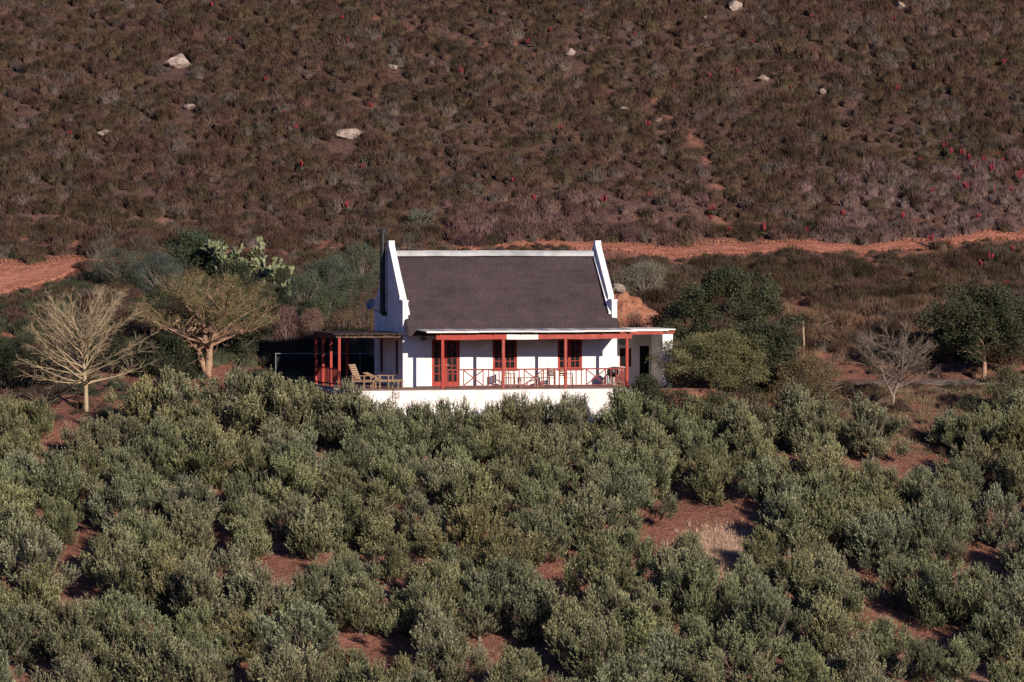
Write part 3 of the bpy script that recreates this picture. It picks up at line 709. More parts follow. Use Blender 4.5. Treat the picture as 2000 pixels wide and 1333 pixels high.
# photo points where bare ground shows between the trees
GAPS = [(1395, 1075, 55, 48), (1090, 1115, 26, 14), (1905, 1130, 32, 45), (715, 1255, 16, 10), (1345, 1005, 30, 14), (1800, 890, 55, 22), (1740, 925, 32, 18), (1840, 1245, 36, 14),
        (165, 800, 110, 62), (905, 1015, 22, 16), (415, 1080, 26, 14), (1060, 1165, 36, 14), (650, 880, 18, 12), (1965, 965, 24, 18), (540, 1095, 18, 14), (1965, 1240, 24, 16), (1530, 1180, 24, 12), (300, 1110, 18, 10), (125, 1115, 16, 10), (1700, 1180, 22, 10), (985, 1240, 20, 10), (1270, 1110, 22, 12), (1420, 1215, 24, 12)]
olives = []
rng = random.Random(20)
ny_ = 0
Y = -6.3
while Y > -37:
    row = []
    off = rng.uniform(0, 3)
    k = 0; x = -27.5 + off
    while x < 27.5:
        xx = x + rng.uniform(-.45, .45)
        # the top row follows the foot of the terrace
        yy = Y + rng.uniform(-.6, .6) + .035 * xx
        z = float(H(xx, yy)); px, py = proj(xx, yy, z)
        ok = all(((px - g[0]) / (g[2] + 8)) ** 2 + ((py - g[1]) / (g[3] + 6)) ** 2 > 1 for g in GAPS)
        # a tree must not hide a gap lying behind it either
        ok2 = all(not (abs(px - g[0]) < g[2] * .55 + 10 and 0 < py - g[1] < 88) for g in GAPS)
        if ok and ok2: row.append((xx, yy, z, px, py))
        x += (2.25 if Y > -14 else 2.4) + rng.uniform(-.45, .55)
    olives.append(row); Y -= 2.75
extra = []
for px_, Y_ in ((285, -4.2), (330, -3.3), (385, -4.0), (440, -3.3), (500, -3.0), (545, -4.0), (590, -3.2), (640, -4.6), (685, -5.0), (60, -4.2), (5, -4.6), (1300, -4.4), (1360, -3.9), (1430, -4.2), (1490, -3.8), (1560, -4.3), (1620, -4.8), (1850, -4.0), (1920, -4.4), (1990, -3.6), (716, -5.3), (770, -5.6), (826, -5.3), (880, -5.5), (940, -5.1), (1000, -5.4), (1052, -4.9), (1112, -5.2), (1168, -4.6), (1228, -4.5)):
    x_, y_, z_ = at(px_, Y_); extra.append((x_, y_, z_, px_, proj(x_, y_, z_)[1]))
olives.insert(0, sorted(extra))
for ri, row in enumerate(olives):
    cnt = 0; out_ = 0
    for (x, y, z, px, py) in row:
        vi = rng.randrange(len(OL)); tr, cr = OL[vi]; s = rng.uniform(.78, 1.22)
        if ri == 0: s *= rng.uniform(.86, 1.08) * 1.12 if 270 < px < 700 else rng.uniform(.80, 1.08); y += rng.uniform(-.5, .3); z = float(H(x, y))
        if ri == 1 and (abs(px - 950) < 330 or px < 270): s *= .92
        o = empty('olive_tree', (x, y, z - .03), rng.uniform(0, 2 * PI)); o.scale = (s * rng.uniform(.95, 1.08), s * rng.uniform(.95, 1.08), s)
        a = link('trunk', tr, o); b = link('crown', cr, o)
        g = rng.uniform(.84, 1.16); hb = rng.random(); b.color = (g * rng.uniform(.95, 1.08) * (1.05 if hb > .88 else 1), g * (.97 if hb > .88 else 1), g * rng.uniform(.84, 1.06) * (.92 if hb > .88 else 1), 1)
        if -60 < px < 2060 and py - 150 < 1333:
            cnt += 1; lab = 'grey-green olive tree, %s from the left in the %s orchard row below the cottage' % (ORD[cnt - 1], ORD[ri])
        else: out_ += 1; lab = 'grey-green olive tree outside the %s edge of the view, %s orchard row, %s' % ('left' if px < 0 else 'right' if px > 2000 else 'lower', ORD[ri], ORD[out_ % 20])
        tag(o, lab, 'olive tree', 'olive trees in the orchard')

# ---- leafy trees and bushes
def make_bush(name, label, cat, px, Yp, wpx, top, base, leaf=(.09, .05), per=260, trunk=0, dens=1, group=None, bark='bark_dark', seed=None, zc=.5, low=.0, squash=.8):
    x, y, z = at(px, Yp); sc = (Yp + 200) / F
    W = wpx * sc; Ht = max(.35, zof(top, Yp) - z); sd = seed if seed is not None else int(px * 7 + top); rg = np.random.default_rng(sd); pr = random.Random(sd)
    o = empty(name, (x, y, z - .03), 0)
    n = int(max(8, 11 * dens * W * Ht / 2.0)); n = min(n, 110); cs = []; rs = []
    z0 = trunk * Ht * .8 + low
    for i in range(n):
        f = (i + .5) / n; a = i * 2.39996 + pr.uniform(-.4, .4); zz = z0 + (Ht - z0) * (.10 + .82 * f)
        prof = math.sqrt(max(.05, 1 - ((f - .42) / .62) ** 2)); r = max(.16, min(.62, .19 * math.sqrt(W * Ht))) * pr.uniform(.55, 1.2)
        rad = max(0, W / 2 * prof - r * .55) * math.sqrt(pr.uniform(.12, 1)) * (.66 + .68 * float(vnoise(a * 1.1 + sd, f * 3.1, 6)))
        if pr.random() < .22: rad *= pr.uniform(1.12, 1.32); r *= .7
        zt_ = min(zz, Ht - r * .8) + (pr.uniform(-.25, .22) * r * 2 if pr.random() < .5 else 0)
        cs.append((math.cos(a) * rad, math.sin(a) * rad * .9, zt_ if Ht > r * 1.6 else Ht * .5)); rs.append(r)
    V, Fq, col = clump_leaves([np.array(c) for c in cs], rs, per, leaf[0], leaf[1], base, rg, .28, .5, .3, squash)
    V[:, 2] = np.maximum(V[:, 2], .0)
    segs = []
    if trunk: segs.append(((0, 0, -.15), (.04, 0, z0 * .6), W * .024, W * .021)); segs.append(((.04, 0, z0 * .6), (0, 0, z0), W * .021, W * .018))
    for c, r in list(zip(cs, rs))[:40]:
        mid = (c[0] * .45 + pr.uniform(-.1, .1), c[1] * .45, z0 + (c[2] - z0) * .55); rr = max(.012, W * .010)
        segs.append(((0, 0, z0 * .95), mid, rr * 1.6, rr)); segs.append((mid, c, rr, rr * .5))
    Vt, Ft = tubes_mesh(segs, 5)
    link('trunk' if trunk else 'stems', npmesh('stems', Vt, Ft, M[bark], smoothf=True), o)
    link('crown' if trunk else 'foliage', npmesh('foliage', V, Fq, M['leaf'], col), o)
    return tag(o, label, cat, group)
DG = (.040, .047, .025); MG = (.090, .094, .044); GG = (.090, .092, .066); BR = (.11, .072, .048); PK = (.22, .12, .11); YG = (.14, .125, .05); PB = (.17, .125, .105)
make_bush('evergreen_tree', 'large dark green broadleaf tree right of the white outbuilding', 'tree', 1425, 6.5, 285, 516, (.054, .060, .030), (.12, .07), 300, .08, 2.0, bark='bark_grey')
make_bush('evergreen_tree', 'dark green wide-crowned tree with pale trunk at the right edge', 'tree', 1922, 8.0, 232, 560, (.052, .057, .030), (.11, .065), 300, .36, 1.4, bark='bark_tan', seed=5)
make_bush('feathery_tree', 'bushy yellow-green feathery tree in front of the large dark tree', 'tree', 1396, 1.6, 225, 644, (.135, .130, .058), (.12, .034), 300, .05, 1.7, squash=.55)
B = [
 ('dark_bush', 'dark green bush filling in below the right side of the large dark tree', 1505, 4.0, 120, 628, (.044, .048, .026), (.11, .065)),
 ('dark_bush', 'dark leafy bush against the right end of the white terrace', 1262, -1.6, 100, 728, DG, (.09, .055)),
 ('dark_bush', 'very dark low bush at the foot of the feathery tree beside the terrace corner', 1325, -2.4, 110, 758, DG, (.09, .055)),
 ('russet_bush', 'brownish green bush with russet leaves right of the large dark tree', 1572, 1.5, 150, 695, (.12, .09, .045), (.08, .035)),
 ('leafy_bush', 'green bush between the feathery tree and the first olives', 1400, -2.3, 130, 762, (.07, .072, .036), (.09, .045)),
 ('leafy_bush', 'olive-green bush below the right side of the large dark tree', 1465, -1.6, 110, 752, (.075, .07, .036), (.08, .04)),
 ('russet_bush', 'small orange-brown bush below the large dark tree at the edge of the orchard', 1490, -.5, 90, 765, (.15, .095, .045), (.07, .03)),
 ('bank_shrub', 'dense grey-green tussock mound on the red bank left of the forked bare tree', 1640, .5, 90, 778, (.075, .075, .055), (.10, .014)),
 ('dark_bush', 'dark green bush beside the gravel drive below the right-hand tree', 1862, 4.5, 95, 742, DG, (.08, .05)),
 ('leafy_bush', 'yellow-green rounded bush at the far right below the drive', 1968, -.2, 110, 712, MG, (.08, .05)),
 ('dark_bush', 'dark bush in the shade left of the far right yellow-green bush', 1905, .4, 70, 765, DG, (.08, .05)),
 ('dark_bush', 'dark green dense bush immediately left of the big prickly pear', 378, 24, 130, 450, (.05, .066, .036), (.10, .06)),
 ('greygreen_bush', 'wide grey-green bush right of the clearing at the left', 240, 22.5, 135, 482, GG, (.07, .02)),
 ('greygreen_bush', 'grey-green bush between the clearing bush and the dark cactus bush', 312, 21, 110, 492, (.09, .105, .085), (.07, .02)),
 ('greygreen_bush', 'blue-green rounded bush below the small prickly pear', 640, 19.5, 110, 500, (.085, .10, .07), (.07, .025)),
 ('greygreen_bush', 'blue-green bush left of the black flue pipe, upper one', 705, 22, 90, 472, (.088, .10, .066), (.07, .025)),
 ('greygreen_bush', 'mid green bush behind the left gable wall', 690, 16.5, 105, 530, (.08, .092, .055), (.07, .025)),
 ('greygreen_bush', 'mid green bush above the shaded garden wall', 640, 14.5, 105, 560, (.078, .092, .05), (.07, .025)),
 ('brown_bush', 'brown twiggy bush touching the left gable near the dish', 708, 12.5, 60, 562, BR, (.06, .02)),
 ('greygreen_bush', 'green bush right of the orange-leaved thorn tree crown', 590, 17, 95, 535, (.08, .095, .058), (.07, .025)),
 ('pink_bush', 'pink-flowered bush right of the thorn tree crown', 560, 12.8, 62, 592, PK, (.05, .025)),
 ('pink_bush', 'pink and brown flowered bush above the shaded garden wall', 612, 12.3, 64, 596, (.19, .11, .085), (.05, .025)),
 ('brown_bush', 'brown bush behind the pergola roof', 668, 12.0, 70, 600, (.15, .095, .06), (.05, .025)),
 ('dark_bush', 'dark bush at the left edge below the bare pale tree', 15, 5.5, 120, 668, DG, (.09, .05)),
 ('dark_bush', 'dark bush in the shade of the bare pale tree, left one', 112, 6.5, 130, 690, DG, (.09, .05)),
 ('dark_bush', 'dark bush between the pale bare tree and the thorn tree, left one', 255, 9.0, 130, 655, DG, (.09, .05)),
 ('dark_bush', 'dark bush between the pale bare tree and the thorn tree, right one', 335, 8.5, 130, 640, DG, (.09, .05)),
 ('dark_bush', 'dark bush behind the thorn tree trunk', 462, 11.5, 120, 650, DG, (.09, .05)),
 ('brown_bush', 'brown twiggy bush on the red bank left of the pale trunk', 85, 1.0, 110, 748, BR, (.07, .012)),
 ('leafy_bush', 'small light green sapling on the red bank right of the pale trunk', 212, 1.0, 32, 752, MG, (.08, .045)),
 ('bank_shrub', 'low dark mound of grass on the bank between the two left trees', 262, 3.5, 75, 745, (.09, .075, .05), (.12, .014)),
 ('dark_bush', 'deep green bush at the top of the orchard right of the thorn tree trunk', 492, .8, 80, 736, (.06, .08, .038), (.09, .05)),
 ('dark_bush', 'dark bush beside the shaded garden wall at the head of the orchard', 535, 3.0, 80, 728, DG, (.09, .05)),
 ('greygreen_bush', 'round silvery green bush on the slope above the cottage roof, left one', 818, 34.5, 78, 404, (.135, .15, .105), (.07, .02)),
 ('greygreen_bush', 'round silvery green bush on the slope above the cottage roof, right one', 922, 38.5, 66, 358, (.13, .145, .105), (.07, .02)),
 ('greygreen_bush', 'small grey-green bush at the track above the roof ridge', 1045, 31.5, 48, 462, GG, (.07, .02)),
 ('greygreen_bush', 'grey-green bush just above the left gable peak', 795, 29, 60, 452, GG, (.07, .02)),
 ('dark_bush', 'dark green round bush alone high on the scrubby hillside', 888, 60.5, 92, 84, (.052, .062, .036), (.09, .05)),
 ('pale_bush', 'tall pale grey-green feathery bush behind the right gable', 1258, 20.5, 112, 508, (.17, .155, .11), (.10, .014)),
 ('pale_bush', 'pale straw-coloured feathery bush right of the right gable', 1212, 20.0, 60, 520, (.16, .14, .10), (.10, .014)),
 ('brown_bush', 'orange-brown bush behind the wooden stake', 1585, 14.5, 110, 602, (.20, .12, .07), (.06, .03)),
 ('brown_bush', 'russet bush right of the wooden stake', 1640, 12.8, 100, 632, (.16, .10, .065), (.06, .03)),
 ('brown_bush', 'brown bush below the wooden stake on the red bank', 1615, 9.0, 80, 694, (.17, .11, .085), (.06, .02)),
 ('dark_bush', 'dark shaded bush behind the forked bare tree, left one', 1700, 10.5, 95, 668, DG, (.08, .05)),
 ('dark_bush', 'dark shaded bush behind the forked bare tree, right one', 1795, 10.5, 110, 672, DG, (.08, .05)),
 ('brown_bush', 'orange-brown bush above the right-hand end of the lean-to roof', 1285, 11.5, 55, 612, (.20, .13, .055), (.06, .03)),
 ('greygreen_bush', 'grey bush on the red earth mound behind the lean-to', 1240, 12.5, 75, 603, (.13, .12, .09), (.06, .02)),
 ('dark_bush', 'dark low bush at the foot of the tall prickly pear', 455, 20.5, 95, 505, DG, (.08, .045)),
 ('potted_shrub', 'small pale green shrub by the corner of the white gable', 768, -3.9, 26, 742, (.16, .17, .12), (.08, .04)),
]
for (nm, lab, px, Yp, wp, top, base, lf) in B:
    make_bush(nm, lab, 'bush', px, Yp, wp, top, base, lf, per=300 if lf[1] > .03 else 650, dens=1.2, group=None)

# ---- bare pale tree at the left (fever tree shape), thorn tree, forked bare tree
def bare_tree(name, label, px, Yp, htop, spread, seed, bark, trunkh, r0, limbs, depth, leafcol=None, nleaf=0, lsize=(.05, .02), ln=.9, upb=.1, flat=1.0, lean=0, minr=.006, cat='tree', trunk2=False, wpx=None, lspread=.16):
    x, y, z = at(px, Yp); o = empty(name, (x, y, z - .05)); pr = random.Random(seed); segs = []; tips = []
    Ht = zof(htop, Yp) - z
    pts = [(0, 0, -.1), (lean * .3 + .02, 0, trunkh * .4), (lean * .5 - .02, 0, trunkh * .7), (lean, 0, trunkh)]
    for i in range(3): segs.append((pts[i], pts[i + 1], r0 * (1 - .12 * i), r0 * (1 - .12 * (i + 1))))
    if trunk2: segs.append(((.0, .05, .0), (-.35, .1, trunkh * .6), r0 * .6, r0 * .5)); segs.append(((-.35, .1, trunkh * .6), (-.85, .15, trunkh * 1.25), r0 * .5, r0 * .4)); grow((-.85, .15, trunkh * 1.25), (-.4, 0, 1), ln * .8, r0 * .35, depth - 1, pr, segs, tips, .7, (2, 3), upb, .74, .12, minr)
    for k in range(limbs):
        a = 2 * PI * k / limbs + pr.uniform(-.3, .3); e = pr.uniform(.02, 1.15) if k else 2.6
        sp_ = spread * pr.uniform(.8, 1.2)
        grow(pts[-1], (math.cos(a) * sp_, math.sin(a) * sp_ * .8, e * flat), ln * pr.uniform(.85, 1.2), r0 * .55, depth, pr, segs, tips, .60, (2, 3), upb, .78, .10, minr)
    # fit the crown to its height and spread, as a rounded dome
    zs = sorted(s[1][2] for s in segs); top = zs[int(len(zs) * .96)]; k = (Ht - trunkh) / max(.1, top - trunkh)
    rs_ = sorted(math.hypot(s[1][0] - lean, s[1][1]) for s in segs); R9 = rs_[int(len(rs_) * .95)]; Wm = (wpx * (Yp + 200) / F / 2) if wpx else R9; kx = Wm / R9
    def fz(p):
        if p[2] <= trunkh and math.hypot(p[0] - lean, p[1]) < .9 and wpx is None: return p
        fade = min(1, max(0, math.hypot(p[0] - lean, p[1]) / .3)); kk = 1 + (kx - 1) * fade
        X_, Y_, Z_ = lean + (p[0] - lean) * kk, p[1] * kk, p[2]
        if Z_ > trunkh: Z_ = trunkh + (Z_ - trunkh) * k
        return (X_, Y_, Z_)
    def inside(p):
        return math.hypot((p[0] - lean) / Wm, p[1] / Wm) ** 2.4 + abs((p[2] - trunkh) / (Ht - trunkh)) ** 2.4 < 1.12 and p[2] > trunkh * .55
    segs = [(fz(a), fz(b), c, d) for a, b, c, d in segs]; tips = [p for p in (fz(p) for p in tips) if inside(p)]
    segs = [s for s in segs if s[2] > r0 * .45 or inside(s[1])]
    big = [s for s in segs if s[2] >= r0 * .5]; small = [s for s in segs if s[2] < r0 * .5]
    V, Fq = tubes_mesh(big, 9); link('trunk', npmesh('trunk', V, Fq, M[bark], smoothf=True), o)
    V, Fq = tubes_mesh(small, 4); br_ = link('branches', npmesh('branches', V, Fq, M[bark], smoothf=True), o)
    if nleaf:
        rg = np.random.default_rng(seed); T = np.array([p for p in tips if p[2] > trunkh + .28 * (Ht - trunkh)]); T = T[np.unique(np.round(T / .38).astype(int), axis=0, return_index=True)[1]]; Pn = T[rg.integers(0, len(T), nleaf)] + rg.normal(size=(nleaf, 3)) * np.array([lspread, lspread, lspread * .6])
        D = nrm(rg.normal(size=(nleaf, 3))); Nn = nrm(rg.normal(size=(nleaf, 3)) + np.array([.3, -.8, .8]) * 1.0)
        tt = .75 + .5 * vnoise(Pn[:, 0] * 1.4, Pn[:, 2] * 1.4, seed)[:, None]
        V, Fq, col = leaf_quads(Pn, D, Nn, lsize[0] * rg.uniform(.7, 1.3, nleaf), lsize[1], np.array(leafcol) * tt * (1 + (rg.random((nleaf, 3)) - .5) * .25))
        link('crown', npmesh('crown', V, Fq, M['leaf'], col), o)
    return tag(o, label, cat)
def fan_tree(name, label, px, Yp, htop, wpx, seed, bark, leaders, r0, nl, leafcol=None, nleaf=0, zlow=.1, emin=-.02, emax=1.1, twig=.006, lsize=(.05, .022), lcut=0):
    """open crown: straight limbs radiating from one or more leaders, each with side twigs and twiglets, ending on a rounded dome"""
    x, y, z = at(px, Yp); o = empty(name, (x, y, z - .05)); pr = random.Random(seed); segs = []; big = []; tips = []
    Ht = zof(htop, Yp) - z; Wm = wpx * (Yp + 200) / F / 2
    for L_pts in leaders:       # (x, y, z) polylines
        n = len(L_pts)
        for i in range(n - 1):
            k0 = 1 - .75 * i / (n - 1) if len(leaders) == 1 else 1 - .6 * i / (n - 1); k1 = 1 - .75 * (i + 1) / (n - 1) if len(leaders) == 1 else 1 - .6 * (i + 1) / (n - 1)
            big.append((L_pts[i], L_pts[i + 1], r0 * k0, r0 * k1))
    z0 = leaders[0][1][2]
    def reach(p, d):
        t = 0
        while t < 8:
            q = p + d * t
            if (math.hypot(q.x, q.y) / Wm) ** 2.3 + (max(0, q.z - z0) / (Ht - z0)) ** 2.3 > 1 or q.z < z0 * .6: return t
            t += .1
        return t
    for k in range(nl):
        LP = leaders[k % len(leaders)]; n = len(LP); f = pr.uniform(1, n - 1.001); i = int(f); fr = f - i
        p = Vector(LP[i]).lerp(Vector(LP[i + 1]), fr); hf = (f - 1) / (n - 2)
        a = k * 2.39996 + pr.uniform(-.4, .4); e = emin + (emax - emin) * (pr.random() * .55 + .5 * hf)
        d = Vector((math.cos(a), math.sin(a), e)).normalized(); L = reach(p, d) * pr.uniform(.82, 1.04)
        m = 6; r = r0 * .42 * (.6 + .1 * L); q = p; dd = d.copy()
        for j in range(m):
            dd = (dd + Vector((pr.gauss(0, .09), pr.gauss(0, .09), pr.gauss(.03, .07)))).normalized(); q2 = q + dd * L / m
            segs.append((tuple(q), tuple(q2), max(twig, r * (1 - j / m)), max(twig, r * (1 - (j + 1) / m))))
            if j >= 1:
                for _ in range(pr.choice((2, 3, 3))):
                    sd = (dd + Vector((pr.gauss(0, .5), pr.gauss(0, .5), pr.gauss(.08, .35)))).normalized(); sl_ = pr.uniform(.35, .95) * (1 - .4 * j / m); sl_ = min(sl_, reach(q2, sd) + .08); q3 = q2 + sd * sl_ * .5; sd2 = (sd + Vector((pr.gauss(0, .2), pr.gauss(0, .2), pr.gauss(0, .2)))).normalized(); q4 = q3 + sd2 * sl_ * .5
                    segs.append((tuple(q2), tuple(q3), twig * 1.5, twig * 1.2)); segs.append((tuple(q3), tuple(q4), twig * 1.2, twig)); tips.append(tuple(q4))
                    for _ in range(4):
                        b = q2.lerp(q4, pr.uniform(.3, 1)); td = (sd2 + Vector((pr.gauss(0, .6), pr.gauss(0, .6), pr.gauss(.05, .4)))).normalized(); tl = pr.uniform(.12, .34)
                        segs.append((tuple(b), tuple(b + td * tl), twig * .9, twig * .7)); tips.append(tuple(b + td * tl))
            q = q2
        tips.append(tuple(q))
    V, Fq = tubes_mesh(big, 9); link('trunk', npmesh('trunk', V, Fq, M[bark], smoothf=True), o)
    V, Fq = tubes_mesh(segs, 4); link('branches', npmesh('branches', V, Fq, M[bark], smoothf=True), o)
    if nleaf:
        rg = np.random.default_rng(seed); T = np.array(tips); T = T[T[:, 2] > lcut * Ht]; T = T[np.unique(np.round(T / .22).astype(int), axis=0, return_index=True)[1]]
        Pn = T[rg.integers(0, len(T), nleaf)] + rg.normal(size=(nleaf, 3)) * np.array([.11, .11, .06])
        D = nrm(rg.normal(size=(nleaf, 3))); Nn = nrm(rg.normal(size=(nleaf, 3)) + np.array([.2, -.6, .9]))
        tt = .7 + .6 * vnoise(Pn[:, 0] * 1.6, Pn[:, 2] * 1.6, seed)[:, None]
        V, Fq, col = leaf_quads(Pn, D, Nn, lsize[0] * rg.uniform(.7, 1.3, nleaf), lsize[1], np.array(leafcol) * tt * (1 + (rg.random((nleaf, 3)) - .5) * .25))
        link('crown', npmesh('crown', V, Fq, M['leaf'], col), o)
    return tag(o, label, 'tree')
fan_tree('bare_tree', 'leafless pale yellow tree with spreading fine branches at the left', 168, hit(168, 806)[1], 558, 300, 3, 'bark_pale',
         [[(0, 0, -.1), (-.02, 0, 1.35), (-.12, 0, 2.1), (-.18, .05, 2.8), (-.06, 0, 3.6)]], .115, 60, (.15, .12, .06), 5000, emin=-.08, emax=1.35, twig=.0052)
fan_tree('thorn_tree', 'flat-crowned thorn tree with tan forked trunk and sparse yellow-green leaves', 405, hit(405, 736)[1], 538, 305, 8, 'bark_tan',
         [[(.0, 0, -.1), (.10, 0, 1.3), (.22, 0, 1.9), (.55, .1, 2.6), (.9, .2, 3.2)], [(.08, .02, .5), (.08, .02, 1.2), (-.1, 0, 1.8), (-.2, .1, 2.5), (-.5, .1, 3.2)], [(-.02, .05, .1), (-.45, .1, 1.2), (-.75, .15, 1.75), (-1.3, .2, 2.1), (-1.9, .2, 2.4)]], .18, 54,
         (.118, .112, .044), 22000, emin=.05, emax=.95, twig=.0065, lsize=(.075, .036), lcut=.50)
fan_tree('bare_tree', 'forked leafless grey tree in front of the gravel drive at the right', 1745, hit(1745, 803)[1], 628, 185, 12, 'bark_grey',
         [[(0, 0, -.1), (.0, 0, .7), (-.35, 0, 1.4), (-.6, .05, 2.1), (-1.0, 0, 2.7)], [(0, 0, .3), (.02, 0, .8), (.3, .05, 1.5), (.42, 0, 2.2), (.5, 0, 2.9)]], .08, 30, (.12, .09, .055), 5000, emin=.0, emax=1.3, twig=.0055)

# ---- prickly pears: every pad is a piece of its own
def pad_mesh(k):
    rg = random.Random(k); vs = []; n = 12; rings = 7
    for j in range(rings):
        t = j / (rings - 1); z = t * 1.0; wv = max(.06, math.sin(PI * min(1, t * .93 + .07)) ** .6 * (.24 + .08 * t)); th = .055 * max(.15, math.sin(PI * min(1, t * .9 + .08)) ** .5)
        for i in range(n): a = 2 * PI * i / n; vs.append((math.cos(a) * wv + .02 * math.sin(t * 4), math.sin(a) * th + .03 * math.sin(t * 3 + k), z))
    fs = [(j * n + i, j * n + (i + 1) % n, (j + 1) * n + (i + 1) % n, (j + 1) * n + i) for j in range(rings - 1) for i in range(n)] + [tuple(range(n))[::-1], tuple((rings - 1) * n + i for i in range(n))]
    me = MB().add(vs, fs).mesh('pad', M['pad'])
    for p in me.polygons: p.use_smooth = True
    return me
PADS = [pad_mesh(k) for k in range(3)]
def cactus(label, px, Yp, wpx, top, seed, stems, levels):
    x, y, z = at(px, Yp); Wd = wpx * (Yp + 200) / F; Ht = zof(top, Yp) - z; o = empty('prickly_pear', (x, y, z)); pr = random.Random(seed)
    segs = []
    def rec(p, d, s, lv):
        d = d.normalized(); q = bpy.data.objects.new('pad', PADS[pr.randrange(3)]); C.objects.link(q); q.parent = o
        rot = d.to_track_quat('Z', 'Y').to_matrix().to_4x4() @ Matrix.Rotation(pr.uniform(-1.0, 1.0), 4, 'Z')
        q.matrix_local = Matrix.Translation(p) @ rot @ Matrix.Diagonal((s, s, s, 1))
        tip = p + d * s * .93
        if lv <= 0 or tip.z > Ht: return
        for k in range(pr.choice((2, 2, 3))):
            nd = (d + Vector((pr.gauss(0, .65), pr.gauss(0, .45), pr.gauss(.15, .3)))).normalized(); rec(p + d * s * pr.uniform(.75, .93) + Vector((pr.uniform(-.1, .1) * s, 0, 0)), nd, s * pr.uniform(.8, 1.0), lv - 1)
    for k in range(stems):
        b = Vector(((k / max(1, stems - 1) - .5) * Wd * .75, pr.uniform(-.4, .4), 0)); h = Ht * pr.uniform(.05, .36); t = b + Vector((b.x * .12 + pr.uniform(-.1, .1), 0, h))
        segs.append((tuple(b), tuple((b + t) / 2 + Vector((.04, 0, 0))), .10, .085)); segs.append((tuple((b + t) / 2 + Vector((.04, 0, 0))), tuple(t), .085, .07))
        rec(t, Vector((b.x * .3, pr.uniform(-.3, .3), 1)), .40, levels)
    V, Fq = tubes_mesh(segs, 8); link('stems', npmesh('stems', V, Fq, M['bark_dark'], smoothf=True), o)
    tag(o, label, 'cactus'); return o
cactus('tall pale green prickly pear with many pads above the thorn tree', 470, 22.0, 112, 426, 2, 10, 4)
cactus('small prickly pear with few upright pads right of the tall one', 552, 21.0, 40, 492, 6, 2, 2)
cactus('lowest small prickly pear on the slope right of the thorn tree', 578, 19.5, 22, 515, 9, 1, 2)

# ------------------------------------------------------------------ rocks
def rock_mesh(seed, mat, flat=.6, n=3):
    import bmesh
    bm = bmesh.new(); bmesh.ops.create_icosphere(bm, subdivisions=n, radius=1); rg = random.Random(seed)
    cuts = [(Vector((rg.gauss(0, 1), rg.gauss(0, 1), rg.gauss(0, 1))).normalized(), rg.uniform(.42, .80)) for _ in range(14)]
    for v in bm.verts:
        p = v.co.copy()
        for d, k in cuts:
            q = p.dot(d)
            if q > k: p -= d * (q - k)
        p *= 1 + .30 * (float(vnoise(p.x * 2.5 + seed, p.y * 2.5 + p.z * 2, 3)) - .5); v.co = Vector((p.x, p.y, p.z * flat))
    me = bpy.data.meshes.new('boulder'); bm.to_mesh(me); bm.free(); me.materials.append(mat); return me
RK = [rock_mesh(k, M['rock'], .55 + .1 * (k % 3)) for k in range(6)]
BO = [(350, 128, 56, 'largest pinkish boulder high on the left hillside'), (682, 270, 46, 'flat pale boulder on the hillside above the left gable'), (1435, 20, 30, 'pale boulder at the top edge, the larger one of two near the centre right'),
      (1757, 16, 26, 'pale boulder at the top edge towards the right'), (1488, 160, 30, 'pale split boulder on the right hillside'), (1462, 160, 16, 'small flat stone just left of the split boulder'), (1114, 108, 26, 'flat pale boulder right of the dark round hillside bush'),
      (767, 138, 24, 'small grey boulder left of the dark round hillside bush'), (1606, 186, 16, 'upright pale stone on the right hillside'), (1922, 84, 12, 'small white stone near the right edge of the hillside'),
      (202, 266, 42, 'low grey rock slab among scrub on the left hillside'), (372, 213, 30, 'thin pale slab below the largest boulder'), (1218, 218, 20, 'pinkish stone near the eroded gully'), (1310, 44, 12, 'small white stone near the top centre right'),
      (1378, 40, 10, 'tiny white stone right of another near the top edge'), (1268, 8, 18, 'pale stone touching the top edge of the hillside'), (190, 316, 12, 'small pale stone low on the left hillside'), (1286, 240, 16, 'pale stone in the eroded gully'), (1590, 8, 10, 'tiny pale stone under the top edge at the right')]
boul = []
for i, (px, py, wp, lab) in enumerate(BO):
    x, y = hit(px, py); s = wp * (y + 200) / F / 2; z = float(H(x, y)); boul.append((x, y, s))
    o = link('boulder', RK[3 if i == 1 else i % 6], None, (x, y, z + s * .05 + .10)); o.scale = (s * 1.25, s * 1.1, s * (1.2 if i not in (10, 11) else .75) * (.95 if i == 1 else 1)); o.scale.x *= 1.3 if i == 1 else 1; o.rotation_euler = (0, 0, 0 if i == 1 else i * 1.7); tag(o, lab, 'boulder')
# red earth mound behind the right gable
mx0, my0 = at(1218, 15.5)[:2]
n = 60; V = []
for j in range(n):
    for i in range(n):
        a = (i / (n - 1) * 2 - 1); b = (j / (n - 1) * 2 - 1); x = mx0 + a * 1.8 + (.35 if a > 0 else 0) * a; y = my0 + b * 1.6
        q = min(1, math.hypot(a if a < 0 else a * .95, b)); h = 1.95 * (1 - q) ** .75 if a > 0 else 1.95 * (1 - q) ** .5
        nn = float(fbm(x * 1.6, y * 1.6 + 3, 3, 7)) - .5; n2 = float(fbm(x * 5, y * 5, 2, 8)) - .5
        V.append((x + n2 * .15, y + nn * .3, float(H(x, y)) - .1 + h * (1 + nn * .7) + n2 * .22 * min(1, h)))
I = np.arange(n * n).reshape(n, n); Fq = np.stack([I[:-1, :-1], I[:-1, 1:], I[1:, 1:], I[1:, :-1]], -1).reshape(-1, 4)
o = link('earth_mound', npmesh('earth_mound', np.array(V), Fq, M['redrock'])); tag(o, 'orange-red earth mound behind the right gable', 'mound')
x2, y2, z2 = at(1209, 13.9)
